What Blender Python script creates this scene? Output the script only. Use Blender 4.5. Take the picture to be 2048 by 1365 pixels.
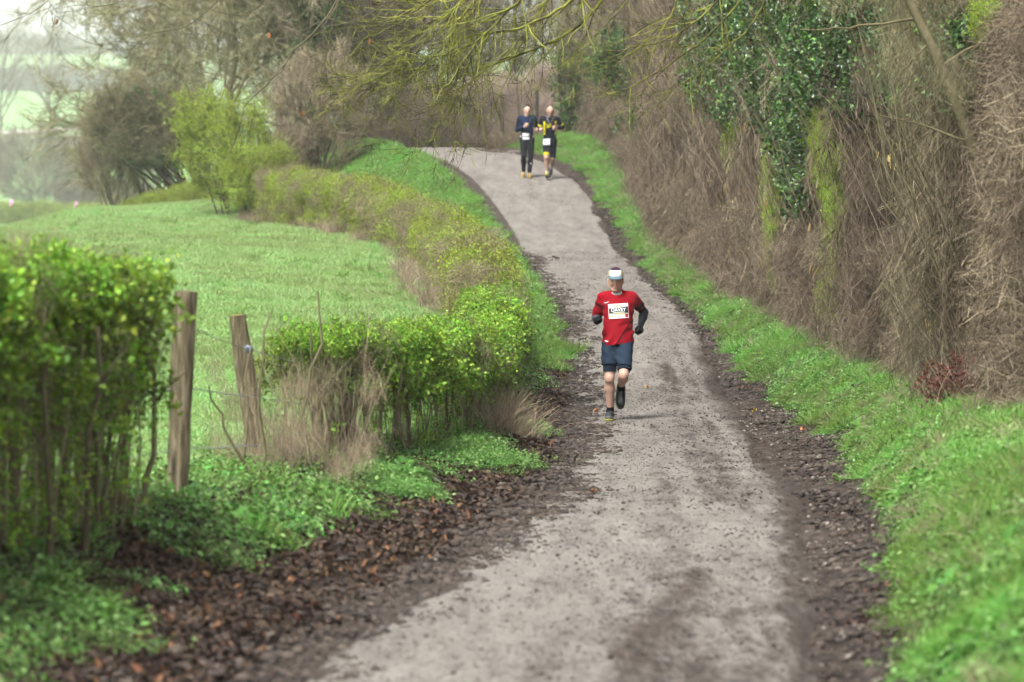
import bpy, bmesh, math
import numpy as np
from mathutils import Vector, Matrix

# ------------------------------------------------------------------ camera, sky, sun, exposure
for o in list(bpy.data.objects):
    bpy.data.objects.remove(o, do_unlink=True)
SC = bpy.context.scene
COL = SC.collection
CAMZ = 2.07
PITCH = math.atan(202.5 / 7680.0)
cam_d = bpy.data.cameras.new('camera')
cam_d.lens = 135.0
cam_d.sensor_width = 36.0
cam_d.clip_start = 0.5
cam_d.clip_end = 6000
cam_d.dof.use_dof = True
cam_d.dof.focus_distance = 43.4
cam_d.dof.aperture_fstop = 3.2
cam_o = bpy.data.objects.new('camera', cam_d)
COL.objects.link(cam_o)
cam_o.location = (0, 0, CAMZ)
cam_o.rotation_euler = (math.pi / 2 - PITCH, 0, 0)
SC.camera = cam_o

SUN_EL, SUN_ROT = math.radians(56), math.radians(208)
w = bpy.data.worlds.new('World')
SC.world = w
w.use_nodes = True
nt = w.node_tree
bg = nt.nodes['Background']
sky = nt.nodes.new('ShaderNodeTexSky')
sky.sky_type = 'NISHITA'
sky.sun_disc = False
sky.sun_elevation = SUN_EL
sky.sun_rotation = SUN_ROT
sky.air_density = 1.0
sky.dust_density = 2.0
sky.ozone_density = 1.0
hs = nt.nodes.new('ShaderNodeHueSaturation')
hs.inputs['Saturation'].default_value = 0.05
nt.links.new(sky.outputs[0], hs.inputs['Color'])
nt.links.new(hs.outputs[0], bg.inputs['Color'])
bg.inputs['Strength'].default_value = 0.05

sun_d = bpy.data.lights.new('sun', 'SUN')
sun_d.energy = 1.5
sun_d.angle = math.radians(16)
sun_d.color = (1.0, 0.98, 0.955)
sun_o = bpy.data.objects.new('sun', sun_d)
COL.objects.link(sun_o)
# sun_rotation is measured from +Y towards +X
sd = Vector((math.sin(SUN_ROT) * math.cos(SUN_EL), math.cos(SUN_ROT) * math.cos(SUN_EL), math.sin(SUN_EL)))
sun_o.rotation_euler = sd.to_track_quat('Z', 'Y').to_euler()

SC.view_settings.view_transform = 'Standard'
SC.view_settings.look = 'None'
SC.view_settings.gamma = 1.0
SC.view_settings.exposure = 2.55
SC.render.engine = 'CYCLES'
cy = SC.cycles
cy.max_bounces = 4
cy.diffuse_bounces = 2
cy.glossy_bounces = 1
cy.transmission_bounces = 2
cy.volume_bounces = 1
cy.transparent_max_bounces = 4
cy.caustics_reflective = False
cy.caustics_refractive = False
cy.use_denoising = True
cy.use_adaptive_sampling = True
cy.adaptive_threshold = 0.045
cy.adaptive_min_samples = 16
try:
    cy.denoiser = 'OPENIMAGEDENOISE'
    cy.denoising_input_passes = 'RGB_ALBEDO_NORMAL'
    cy.denoising_prefilter = 'ACCURATE'
except Exception:
    pass

rng = np.random.default_rng(11)
U = lambda a, b, n=None: rng.uniform(a, b, n)

# ------------------------------------------------------------------ helpers
def PX(px, py, Y):
    """point at depth Y that the photograph shows at pixel (px, py) of 2048 x 1365"""
    a = (px - 1024.0) / 7680.0
    b = (682.5 - py) / 7680.0
    dy = math.cos(PITCH) + b * math.sin(PITCH)
    dz = -math.sin(PITCH) + b * math.cos(PITCH)
    k = Y / dy
    return np.array([a * k, Y, CAMZ + dz * k])

def nrm(v):
    return v / np.maximum(np.linalg.norm(v, axis=-1, keepdims=True), 1e-9)

def rdir(n):
    return nrm(rng.normal(size=(n, 3)))

def hash2(ix, iy, s):
    h = (ix.astype(np.int64) * 374761393 + iy.astype(np.int64) * 668265263 + s * 974634777) & 0x7fffffff
    h = ((h ^ (h >> 13)) * 1274126177) & 0x7fffffff
    return ((h ^ (h >> 16)) & 0xffff) / 65535.0

def vnoise(x, y, s=0):
    x = np.asarray(x, float); y = np.asarray(y, float)
    ix = np.floor(x); iy = np.floor(y)
    fx = x - ix; fy = y - iy
    fx = fx * fx * (3 - 2 * fx); fy = fy * fy * (3 - 2 * fy)
    a = hash2(ix, iy, s); b = hash2(ix + 1, iy, s); c = hash2(ix, iy + 1, s); d = hash2(ix + 1, iy + 1, s)
    return (a * (1 - fx) + b * fx) * (1 - fy) + (c * (1 - fx) + d * fx) * fy

def fbm(x, y, s=0, o=3):
    t = 0; a = 0.5; k = 1.0
    for i in range(o):
        t = t + a * vnoise(x * k + 17.3 * i, y * k - 9.1 * i, s + i)
        a *= 0.5; k *= 2.03
    return t / (1 - 0.5 ** o)

class Acc:
    """collects verts, faces, a tone per vertex and a material index per face"""
    def __init__(self):
        self.V = []; self.Q = []; self.T = []; self.tone = []; self.mq = []; self.mt = []; self.n = 0
    def add(self, V, F, tone=0.5, mi=0):
        V = np.asarray(V, float).reshape(-1, 3); F = np.asarray(F, np.int64)
        tone = np.broadcast_to(np.asarray(tone, float), (len(V),))
        if F.shape[1] == 4:
            self.Q.append(F + self.n); self.mq.append(np.full(len(F), mi))
        else:
            self.T.append(F + self.n); self.mt.append(np.full(len(F), mi))
        self.V.append(V); self.tone.append(tone); self.n += len(V)
    def mesh(self, name, mats, smooth=False):
        V = np.concatenate(self.V)
        Q = np.concatenate(self.Q) if self.Q else np.zeros((0, 4), np.int64)
        T = np.concatenate(self.T) if self.T else np.zeros((0, 3), np.int64)
        mi = np.concatenate(self.mq + self.mt) if (self.mq or self.mt) else np.zeros(0)
        return raw_mesh(name, V, Q, T, mats, mi, {'tone': np.concatenate(self.tone)}, smooth)

def raw_mesh(name, V, Q=None, T=None, mats=(), mi=None, attrs=None, smooth=False, col=None):
    me = bpy.data.meshes.new(name)
    Q = np.zeros((0, 4), np.int64) if Q is None else np.asarray(Q)
    T = np.zeros((0, 3), np.int64) if T is None else np.asarray(T)
    nl = len(Q) * 4 + len(T) * 3
    me.vertices.add(len(V)); me.loops.add(nl); me.polygons.add(len(Q) + len(T))
    me.vertices.foreach_set('co', np.asarray(V, np.float32).ravel())
    me.loops.foreach_set('vertex_index', np.concatenate([Q.ravel(), T.ravel()]).astype(np.int32))
    ls = np.concatenate([np.arange(len(Q)) * 4, len(Q) * 4 + np.arange(len(T)) * 3]).astype(np.int32)
    me.polygons.foreach_set('loop_start', ls)
    if mi is not None and len(mi):
        me.polygons.foreach_set('material_index', np.asarray(mi, np.int32))
    if smooth:
        me.polygons.foreach_set('use_smooth', np.ones(len(Q) + len(T), bool))
    for k, v in (attrs or {}).items():
        at = me.attributes.new(k, 'FLOAT', 'POINT')
        at.data.foreach_set('value', np.asarray(v, np.float32))
    if col is not None:
        at = me.attributes.new('col', 'FLOAT_COLOR', 'POINT')
        c4 = np.ones((len(V), 4), np.float32); c4[:, :3] = col
        at.data.foreach_set('color', c4.ravel())
    for m in mats:
        me.materials.append(m)
    me.update(calc_edges=True)
    return me

def vec_tubes(P, R, sides=4):
    """N tubes of K points: P (N,K,3), R (N,K)"""
    P = np.asarray(P, float)
    N, K, _ = P.shape
    R = np.broadcast_to(np.asarray(R, float), (N, K))
    T = nrm(np.gradient(P, axis=1))
    ref = rdir(N)[:, None, :] * np.ones((1, K, 1))
    ax = nrm(P[:, -1] - P[:, 0])
    bad = np.abs((ref[:, 0] * ax).sum(-1)) > 0.9
    ref[bad] = ref[bad][:, :, [1, 2, 0]]
    S = nrm(np.cross(T, ref)); W = np.cross(S, T)
    if sides == 2:
        V = np.stack([P - S * R[..., None], P + S * R[..., None]], axis=2)
        base = (np.arange(N) * K * 2)[:, None] + np.arange(K - 1)[None] * 2
        F = np.stack([base, base + 1, base + 3, base + 2], -1).reshape(-1, 4)
        return V.reshape(-1, 3), F
    a = 2 * np.pi * np.arange(sides) / sides
    V = P[:, :, None] + R[..., None, None] * (np.cos(a)[:, None] * S[:, :, None] + np.sin(a)[:, None] * W[:, :, None])
    base = (np.arange(N) * K * sides)[:, None, None] + (np.arange(K - 1) * sides)[None, :, None]
    j = np.arange(sides)[None, None]
    j2 = (j + 1) % sides
    F = np.stack([base + j, base + j2, base + sides + j2, base + sides + j], -1).reshape(-1, 4)
    return V.reshape(-1, 3), F

def arcs(P0, D, L, bend, K=4, wig=0.0):
    """curved paths: start, direction, length, bend vector (end offset)"""
    N = len(P0)
    t = np.linspace(0, 1, K)[None, :, None]
    P = P0[:, None] + D[:, None] * (np.asarray(L).reshape(-1, 1, 1) * t) + np.asarray(bend).reshape(N, 1, 3) * t ** 2
    if wig:
        nz = rng.normal(size=(N, K, 3)) * wig * np.asarray(L).reshape(-1, 1, 1) * np.minimum(t * 3, 1)
        P = P + nz
    return P

def spline(pts, n):
    """smooth polyline through points, n samples"""
    pts = np.asarray(pts, float)
    d = np.r_[0, np.cumsum(np.linalg.norm(np.diff(pts[:, :3], axis=0), axis=1))]
    s = np.linspace(0, d[-1], n)
    out = np.stack([np.interp(s, d, pts[:, k]) for k in range(pts.shape[1])], 1)
    k = max(1, n // (len(pts) * 3))
    for _ in range(3):
        q = out.copy()
        for j in range(k, n - k):
            q[j] = (out[j - k] + out[j] * 2 + out[j + k]) / 4
        out = q
    return out

def leaf_faces(n, kind):
    if kind == 'rhomb':
        b = np.arange(n)[:, None] * 4
        return np.concatenate([b + np.array([0, 1, 2]), b + np.array([0, 2, 3])])
    b = np.arange(n)[:, None] * 7
    t = np.array([[0, 1, 6], [1, 2, 6], [2, 3, 6], [3, 4, 6], [4, 5, 6], [5, 0, 6]])
    return np.concatenate([b + x for x in t])

def vec_leaves(C, D, L, Wd, fold=0.3, kind='rhomb', up=None):
    """leaves from base C along D; rhomb: 2 triangles, lobed: 6 triangles"""
    n = len(C)
    D = nrm(D)
    ref = nrm(rng.normal(size=(n, 3)) + (0 if up is None else np.asarray(up)))
    S = nrm(np.cross(D, ref)); N = np.cross(S, D)
    L = np.broadcast_to(L, (n,))[:, None]; Wd = np.broadcast_to(Wd, (n,))[:, None]
    f = fold * Wd * N
    if kind == 'rhomb':
        V = np.stack([C, C + D * L * .45 + S * Wd * .5 + f, C + D * L, C + D * L * .45 - S * Wd * .5 + f], 1)
        return V.reshape(-1, 3), leaf_faces(n, 'rhomb')
    V = np.stack([C, C + D * L * .1 + S * Wd * .5 + f, C + D * L * .55 + S * Wd * .42 + f, C + D * L - N * L * .15,
                  C + D * L * .55 - S * Wd * .42 + f, C + D * L * .1 - S * Wd * .5 + f, C + D * L * .42], 1)
    return V.reshape(-1, 3), leaf_faces(n, 'lobed')

def link(name, me, parent=None, loc=None):
    o = bpy.data.objects.new(name, me)
    COL.objects.link(o)
    if parent is not None:
        o.parent = parent
        o.location = -parent.location if loc is None else loc
    elif loc is not None:
        o.location = loc
    return o

def tag(o, label=None, cat=None, group=None, kind=None):
    if label: o['label'] = label
    if cat: o['category'] = cat
    if group: o['group'] = group
    if kind: o['kind'] = kind
    return o

def thing(name, loc, label, cat, group=None):
    o = bpy.data.objects.new(name, None)
    COL.objects.link(o)
    o.location = [float(v) for v in loc]
    o.empty_display_size = 0.2
    return tag(o, label, cat, group)

# ------------------------------------------------------------------ materials
def newmat(name, rough=0.8, spec=0.2):
    m = bpy.data.materials.new(name)
    m.use_nodes = True
    b = m.node_tree.nodes['Principled BSDF']
    b.inputs['Roughness'].default_value = rough
    b.inputs['Specular IOR Level'].default_value = spec
    return m, m.node_tree.nodes, m.node_tree.links, b

def ramp(N, stops):
    r = N.new('ShaderNodeValToRGB')
    e = r.color_ramp.elements
    while len(e) < len(stops):
        e.new(0.5)
    for i, (p, c) in enumerate(stops):
        e[i].position = p
        e[i].color = (c[0], c[1], c[2], 1)
    return r

def tone_mat(name, stops, rough=0.75, spec=0.2, transl=0.0, vary=0.35, hue=0.03, noise=0.0, nscale=8.0, bump=0.0, stretch=1.0):
    """colour from the 'tone' attribute, varied by the instance's 'tint'"""
    m, N, Lk, b = newmat(name, rough, spec)
    at = N.new('ShaderNodeAttribute'); at.attribute_name = 'tone'
    fac = at.outputs['Fac']
    if noise:
        tc = N.new('ShaderNodeTexCoord')
        nz = N.new('ShaderNodeTexNoise'); nz.inputs['Scale'].default_value = nscale; nz.inputs['Detail'].default_value = 4
        mp = N.new('ShaderNodeMapping'); mp.inputs['Scale'].default_value = (1, 1, stretch)
        Lk.new(tc.outputs['Object'], mp.inputs['Vector']); Lk.new(mp.outputs[0], nz.inputs['Vector'])
        ma = N.new('ShaderNodeMath'); ma.operation = 'MULTIPLY_ADD'
        su = N.new('ShaderNodeMath'); su.operation = 'SUBTRACT'; su.inputs[1].default_value = 0.5
        Lk.new(nz.outputs['Fac'], su.inputs[0]); Lk.new(su.outputs[0], ma.inputs[0])
        ma.inputs[1].default_value = noise * 2; Lk.new(fac, ma.inputs[2]); fac = ma.outputs[0]
        if bump:
            bp = N.new('ShaderNodeBump'); bp.inputs['Strength'].default_value = bump; bp.inputs['Distance'].default_value = 0.02
            Lk.new(nz.outputs['Fac'], bp.inputs['Height']); Lk.new(bp.outputs[0], b.inputs['Normal'])
    r = ramp(N, stops)
    Lk.new(fac, r.inputs[0])
    ti = N.new('ShaderNodeAttribute'); ti.attribute_type = 'INSTANCER'; ti.attribute_name = 'tint'
    h = N.new('ShaderNodeHueSaturation')
    mv = N.new('ShaderNodeMath'); mv.operation = 'MULTIPLY_ADD'; mv.inputs[1].default_value = vary * .78; mv.inputs[2].default_value = .78
    Lk.new(ti.outputs['Fac'], mv.inputs[0]); Lk.new(mv.outputs[0], h.inputs['Value'])
    mh = N.new('ShaderNodeMath'); mh.operation = 'MULTIPLY_ADD'; mh.inputs[1].default_value = hue; mh.inputs[2].default_value = 0.5
    Lk.new(ti.outputs['Fac'], mh.inputs[0]); Lk.new(mh.outputs[0], h.inputs['Hue'])
    Lk.new(r.outputs[0], h.inputs['Color'])
    Lk.new(h.outputs[0], b.inputs['Base Color'])
    if transl:
        tr = N.new('ShaderNodeBsdfTranslucent'); Lk.new(h.outputs[0], tr.inputs['Color'])
        mx = N.new('ShaderNodeMixShader'); mx.inputs[0].default_value = transl
        out = N['Material Output']
        Lk.new(b.outputs[0], mx.inputs[1]); Lk.new(tr.outputs[0], mx.inputs[2]); Lk.new(mx.outputs[0], out.inputs['Surface'])
    return m

def col_mat(name, rough=0.8, spec=0.2, bump=0.0, bscale=60):
    m, N, Lk, b = newmat(name, rough, spec)
    at = N.new('ShaderNodeAttribute'); at.attribute_name = 'col'
    hv_ = N.new('ShaderNodeHueSaturation'); hv_.inputs['Value'].default_value = .8
    Lk.new(at.outputs['Color'], hv_.inputs['Color']); Lk.new(hv_.outputs[0], b.inputs['Base Color'])
    if bump:
        tc = N.new('ShaderNodeTexCoord')
        nz = N.new('ShaderNodeTexNoise'); nz.inputs['Scale'].default_value = bscale
        Lk.new(tc.outputs['Object'], nz.inputs['Vector'])
        bp = N.new('ShaderNodeBump'); bp.inputs['Strength'].default_value = bump; bp.inputs['Distance'].default_value = 0.01
        Lk.new(nz.outputs['Fac'], bp.inputs['Height']); Lk.new(bp.outputs[0], b.inputs['Normal'])
    return m

def flat_mat(name, c, rough=0.6, spec=0.3):
    m, N, Lk, b = newmat(name, rough, spec)
    b.inputs['Base Color'].default_value = (*c, 1)
    return m

M_twig = tone_mat('twig_bark', [(0, (.050, .038, .027)), (.5, (.150, .113, .077)), (1, (.34, .27, .19))], .85, .1, 0, .7, .02)
M_twig_olive = tone_mat('olive_bark', [(0, (.06, .052, .030)), (.5, (.17, .148, .082)), (1, (.33, .295, .175))], .85, .1, 0, .6, .02, noise=.35, nscale=14)
M_moss = tone_mat('mossy_bark', [(0, (.035, .031, .022)), (.35, (.075, .068, .034)), (.55, (.20, .21, .04)), (1, (.40, .42, .08))], .9, .1, 0, .5, .02, noise=.55, nscale=5)
M_dry = tone_mat('dry_stalk', [(0, (.12, .085, .055)), (.5, (.27, .205, .14)), (1, (.46, .375, .26))], .85, .1, .1, .6, .02)
M_pinkdry = tone_mat('pinkish_dry_stem', [(0, (.34, .25, .20)), (.5, (.55, .42, .345)), (1, (.75, .61, .50))], .85, .1, .1, .6, .02)
M_hawleaf = tone_mat('hawthorn_leaf', [(0, (.06, .14, .015)), (.5, (.20, .38, .03)), (1, (.44, .58, .06))], .5, .35, .32, .6, .03)
M_newleaf = tone_mat('spring_leaf', [(0, (.16, .25, .02)), (.5, (.32, .44, .035)), (1, (.50, .60, .08))], .5, .3, .35, .5, .03)
M_ivy = tone_mat('ivy_leaf', [(0, (.014, .04, .012)), (.5, (.05, .13, .03)), (1, (.20, .32, .06))], .35, .5, .15, .7, .03)
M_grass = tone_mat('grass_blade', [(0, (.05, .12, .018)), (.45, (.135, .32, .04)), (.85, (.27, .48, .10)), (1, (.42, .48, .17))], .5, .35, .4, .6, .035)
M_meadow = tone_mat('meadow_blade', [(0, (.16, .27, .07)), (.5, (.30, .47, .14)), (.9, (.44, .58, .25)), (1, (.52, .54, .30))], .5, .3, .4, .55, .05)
M_herb = tone_mat('herb_leaf', [(0, (.045, .11, .02)), (.5, (.145, .295, .055)), (1, (.32, .49, .16))], .5, .35, .35, .6, .03)
M_dock = tone_mat('broad_leaf', [(0, (.03, .09, .012)), (.5, (.08, .22, .03)), (1, (.22, .42, .07))], .3, .5, .3, .5, .02)
M_litter = tone_mat('dead_leaf', [(0, (.020, .014, .010)), (.45, (.058, .036, .025)), (.85, (.13, .078, .050)), (1, (.24, .105, .048))], .7, .25, .1, .7, .03)
M_clod = tone_mat('mud_clod', [(0, (.018, .013, .010)), (.5, (.05, .038, .030)), (1, (.13, .10, .08))], .75, .25, 0, .6, .02)
M_stone = tone_mat('flint', [(0, (.09, .072, .06)), (.6, (.19, .16, .135)), (1, (.42, .37, .32))], .7, .3, 0, .5, .02)
M_red = tone_mat('red_leaf', [(0, (.05, .014, .010)), (.5, (.14, .038, .026)), (1, (.28, .11, .07))], .6, .3, .25, .6, .02)
M_catkin = tone_mat('catkin', [(0, (.36, .22, .08)), (1, (.58, .44, .17))], .8, .1, .2, .5, .02)
M_post = tone_mat('post_wood', [(0, (.035, .029, .018)), (.5, (.13, .105, .062)), (1, (.34, .29, .19))], .85, .15, 0, .3, 0, noise=.85, nscale=42, bump=1.0, stretch=.12)
M_post_dark = tone_mat('old_post_wood', [(0, (.02, .018, .015)), (1, (.10, .085, .07))], .85, .15, 0, .3, 0, noise=.5, nscale=42, bump=1.0, stretch=.12)
M_wire = flat_mat('galvanised_wire', (.18, .20, .22), .4, .5)

# ------------------------------------------------------------------ scatter of clumps (geometry nodes)
PROTO = {}
_ng = {}
def proto(kind, meshes):
    c = bpy.data.collections.new('clumps_' + kind)
    for i, me in enumerate(meshes):
        c.objects.link(bpy.data.objects.new('%s_%02d' % (kind, i), me))
    PROTO[kind] = (c, len(meshes))

def node_group(kind):
    if kind in _ng:
        return _ng[kind]
    g = bpy.data.node_groups.new('scatter_' + kind, 'GeometryNodeTree')
    g.interface.new_socket('Geometry', in_out='INPUT', socket_type='NodeSocketGeometry')
    g.interface.new_socket('Geometry', in_out='OUTPUT', socket_type='NodeSocketGeometry')
    N, Lk = g.nodes, g.links
    gi = N.new('NodeGroupInput'); go = N.new('NodeGroupOutput')
    ci = N.new('GeometryNodeCollectionInfo')
    ci.inputs['Collection'].default_value = PROTO[kind][0]
    ci.inputs['Separate Children'].default_value = True
    ci.inputs['Reset Children'].default_value = True
    ip = N.new('GeometryNodeInstanceOnPoints')
    ip.inputs['Pick Instance'].default_value = True
    def na(n, t):
        a = N.new('GeometryNodeInputNamedAttribute'); a.data_type = t; a.inputs['Name'].default_value = n
        return a.outputs['Attribute']
    Lk.new(gi.outputs[0], ip.inputs['Points'])
    Lk.new(ci.outputs[0], ip.inputs['Instance'])
    Lk.new(na('idx', 'INT'), ip.inputs['Instance Index'])
    Lk.new(na('rot', 'FLOAT_VECTOR'), ip.inputs['Rotation'])
    Lk.new(na('scl', 'FLOAT_VECTOR'), ip.inputs['Scale'])
    Lk.new(ip.outputs[0], go.inputs[0])
    _ng[kind] = g
    return g

def thin(P, d):
    """one point per cell of size d, so clumps cover evenly and hardly overlap"""
    k = np.floor(P / d).astype(np.int64)
    _, i = np.unique(k, axis=0, return_index=True)
    return np.sort(i)

def rot_x(d):
    """euler angles that turn local x to d, with a random roll"""
    t = nrm(d); b = nrm(np.cross(t, rdir(len(t)))); n = np.cross(t, b)
    return np.stack([np.arctan2(b[:, 2], n[:, 2]), -np.arcsin(np.clip(t[:, 2], -1, 1)), np.arctan2(t[:, 1], t[:, 0])], 1)

def slope_rot(P, r=.2):
    """euler angles that lay a patch on the ground with a random spin"""
    e = r
    zx = (ground_z(P[:, 0] + e, P[:, 1]) - ground_z(P[:, 0] - e, P[:, 1])) / (2 * e)
    zy = (ground_z(P[:, 0], P[:, 1] + e) - ground_z(P[:, 0], P[:, 1] - e)) / (2 * e)
    n = nrm(np.stack([-zx, -zy, np.ones(len(P))], 1))
    a = U(0, 6.283, len(P))
    t = np.stack([np.cos(a), np.sin(a), np.zeros(len(P))], 1)
    t = nrm(t - n * (t * n).sum(-1, keepdims=True)); b = np.cross(n, t)
    ry = -np.arcsin(np.clip(t[:, 2], -1, 1)); rx = np.arctan2(b[:, 2], n[:, 2]); rz = np.arctan2(t[:, 1], t[:, 0])
    return np.stack([rx, ry, rz], 1)

def scatter(name, kind, P, scale=1.0, rot=None, tint=None, parent=None, up=True, d=None, lay=False):
    P = np.asarray(P, float)
    if d:
        k = thin(P, d)
        P = P[k]
        if np.ndim(scale): scale = np.asarray(scale)[k]
        if tint is not None: tint = np.asarray(tint)[k]
        if rot is not None: rot = rot[k]
    if lay:
        rot = slope_rot(P)
    n = len(P)
    me = bpy.data.meshes.new(name)
    off = np.array(parent.location) if parent is not None else np.zeros(3)
    me.vertices.add(n)
    me.vertices.foreach_set('co', (P - off).astype(np.float32).ravel())
    if rot is None:
        if up:
            rot = np.stack([U(-.25, .25, n), U(-.25, .25, n), U(0, 6.283, n)], 1)
        else:
            rot = U(0, 6.283, (n, 3))
    s = np.asarray(scale, float)
    if s.ndim == 0: s = s * U(.75, 1.25, n)
    if s.ndim == 1: s = np.stack([s, s, s], 1)
    a = me.attributes.new('rot', 'FLOAT_VECTOR', 'POINT'); a.data.foreach_set('vector', rot.astype(np.float32).ravel())
    a = me.attributes.new('scl', 'FLOAT_VECTOR', 'POINT'); a.data.foreach_set('vector', s.astype(np.float32).ravel())
    a = me.attributes.new('idx', 'INT', 'POINT'); a.data.foreach_set('value', rng.integers(0, PROTO[kind][1], n).astype(np.int32))
    if tint is None: tint = rng.normal(0, .35, n)
    a = me.attributes.new('tint', 'FLOAT', 'POINT'); a.data.foreach_set('value', np.clip(tint, -.95, 1.2).astype(np.float32))
    o = bpy.data.objects.new(name, me)
    COL.objects.link(o)
    if parent is not None:
        o.parent = parent
    md = o.modifiers.new('scatter', 'NODES')
    md.node_group = node_group(kind)
    o['kind'] = 'stuff'
    return o

# --- clump meshes: each fills a ball or a disc evenly
def ball(n, R, flat=1.0):
    return rdir(n) * (R * U(0, 1, n) ** (1 / 2.6))[:, None] * [1, 1, flat]
def disc(n, R):
    a = U(0, 6.283, n); q = R * U(0, 1, n) ** .6
    return np.stack([np.cos(a) * q, np.sin(a) * q, np.zeros(n)], 1)

def twig_clump(n, R, lo, hi, wd, upb, mat, spread=.6, K=4):
    A = Acc()
    P0 = ball(n, R)
    D = nrm(rdir(n) * spread + np.array([0, 0, upb]))
    L = U(lo, hi, n)
    P = arcs(P0 - D * L[:, None] * .5, D, L, rdir(n) * (L * .3)[:, None], K, .03)
    Wd = U(.45, 1.1, n)[:, None] * wd * np.linspace(1, .3, K)[None]
    V, F = vec_tubes(P, Wd, 2)
    A.add(V, F, np.repeat(U(0, 1, n), 2 * K), 0)
    return A.mesh('twig_clump', [mat])

proto('twig', [twig_clump(640, .55, .25, .75, .0043, .95, M_twig, K=3) for _ in range(5)])
proto('twigfine', [twig_clump(800, .5, .2, .5, .0030, .45, M_twig, K=3) for _ in range(4)])
proto('twigfineolive', [twig_clump(420, .55, .25, .7, .0034, .7, M_twig_olive, K=3) for _ in range(4)])
proto('dryfar', [twig_clump(480, .7, .3, .8, .0065, .95, M_pinkdry, .55, K=3) for _ in range(4)])
proto('twigfar', [twig_clump(240, .8, .45, 1.1, .0115, .30, M_twig, K=3) for _ in range(5)])
proto('twigolive', [twig_clump(260, .8, .4, 1.1, .010, .25, M_twig_olive, K=3) for _ in range(5)])
proto('dry', [twig_clump(170, .32, .25, .7, .0030, .9, M_dry, .5) for _ in range(4)])

def spray(n, L, wd, mat):
    """a branchlet along +x with side twigs of two orders"""
    A = Acc()
    ax = arcs(np.zeros((1, 3)), np.array([[1., 0, 0]]), np.array([L]), rng.normal(0, .12, (1, 3)) * L, 6, .012)
    V, F = vec_tubes(ax, np.linspace(wd * 1.6, wd * .7, 6)[None], 2); A.add(V, F, .4, 0)
    def off(P, R0, m, lo, hi, w_):
        N, K, _ = P.shape
        k = rng.integers(0, N, m); j = rng.integers(1, K, m)
        T = nrm(P[k, j] - P[k, j - 1])
        D = nrm(T * .8 + rdir(m) * .62)
        l = U(lo, hi, m) * L
        Q = arcs(P[k, j] - (P[k, j] - P[k, j - 1]) * U(0, 1, (m, 1)), D, l, rdir(m) * (l * .22)[:, None], 4, .02)
        V, F = vec_tubes(Q, w_ * U(.7, 1.1, m)[:, None] * np.linspace(1, .4, 4)[None], 2)
        A.add(V, F, np.repeat(U(.15, 1, m), 8), 0)
        return Q
    Q = off(ax, None, n // 3, .3, .6, wd * .9)
    off(Q, None, n - n // 3, .12, .32, wd * .7)
    return A.mesh('spray', [mat])
proto('spray', [spray(60, 1.0, .0085, M_twig) for _ in range(6)])
proto('sprayolive', [spray(60, 1.0, .0085, M_twig_olive) for _ in range(6)])

def leafspray(n, L, wd, leaves, ll):
    A = Acc()
    ax = arcs(np.zeros((1, 3)), np.array([[1., 0, 0]]), np.array([L]), rng.normal(0, .15, (1, 3)) * L, 6, .012)
    V, F = vec_tubes(ax, np.linspace(wd * 1.6, wd * .7, 6)[None], 2); A.add(V, F, .4, 1)
    j = rng.integers(1, 6, n)
    T = nrm(ax[0, j] - ax[0, j - 1])
    l = U(.25, .55, n) * L
    Q = arcs(ax[0, j], nrm(T * .7 + rdir(n) * .75), l, rdir(n) * (l * .25)[:, None], 4, .02)
    V, F = vec_tubes(Q, wd * .8 * np.linspace(1, .4, 4)[None] * np.ones((n, 1)), 2); A.add(V, F, np.repeat(U(.2, .9, n), 8), 1)
    k = rng.integers(0, n, leaves)
    C = Q[k, rng.integers(1, 4, leaves)] + rng.normal(0, .03, (leaves, 3))
    l = U(.6, 1.3, leaves) * ll
    V, F = vec_leaves(C, rdir(leaves), l, l * U(.5, .8, leaves), .3, 'rhomb', up=[0, 0, 1.2])
    A.add(V, F, np.repeat(np.clip(rng.normal(.5, .28, leaves), 0, 1), 4), 0)
    return A.mesh('leafspray', [M_newleaf, M_twig_olive])
proto('leafspray', [leafspray(22, .9, .006, 200, .055) for _ in range(6)])

def leafy(n, R, twigs, L, mats, kind='rhomb', flat=1.0, tw=.0025, asp=.75, tl=.3, clus=.03, lowi=0):
    A = Acc()
    if twigs:
        P0 = ball(twigs, R, flat)
        D = nrm(rdir(twigs) + [0, 0, .4]); Ls = U(.5, 1.2, twigs) * tl
        P = arcs(P0 - D * Ls[:, None] * .5, D, Ls, rdir(twigs) * (Ls * .3)[:, None], 4, .04)
        V, F = vec_tubes(P, U(.6, 1.2, twigs)[:, None] * tw * np.array([1, .8, .6, .3])[None], 2)
        A.add(V, F, np.repeat(U(0, .8, twigs), 8), 1)
        k = rng.integers(0, twigs, n)
        C = P[k, rng.integers(lowi, 4, n)] + rng.normal(size=(n, 3)) * clus
    else:
        C = ball(n, R, flat)
    l = U(.6, 1.25, n) * L
    V, F = vec_leaves(C, rdir(n) + [0, 0, .25], l, l * U(.8, 1.2, n) * asp, .28, kind, up=[0, 0, 1.2])
    per = 4 if kind == 'rhomb' else 7
    A.add(V, F, np.repeat(np.clip(rng.normal(.5, .25, n), 0, 1), per), 0)
    return A.mesh('leafy_clump', mats)

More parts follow.
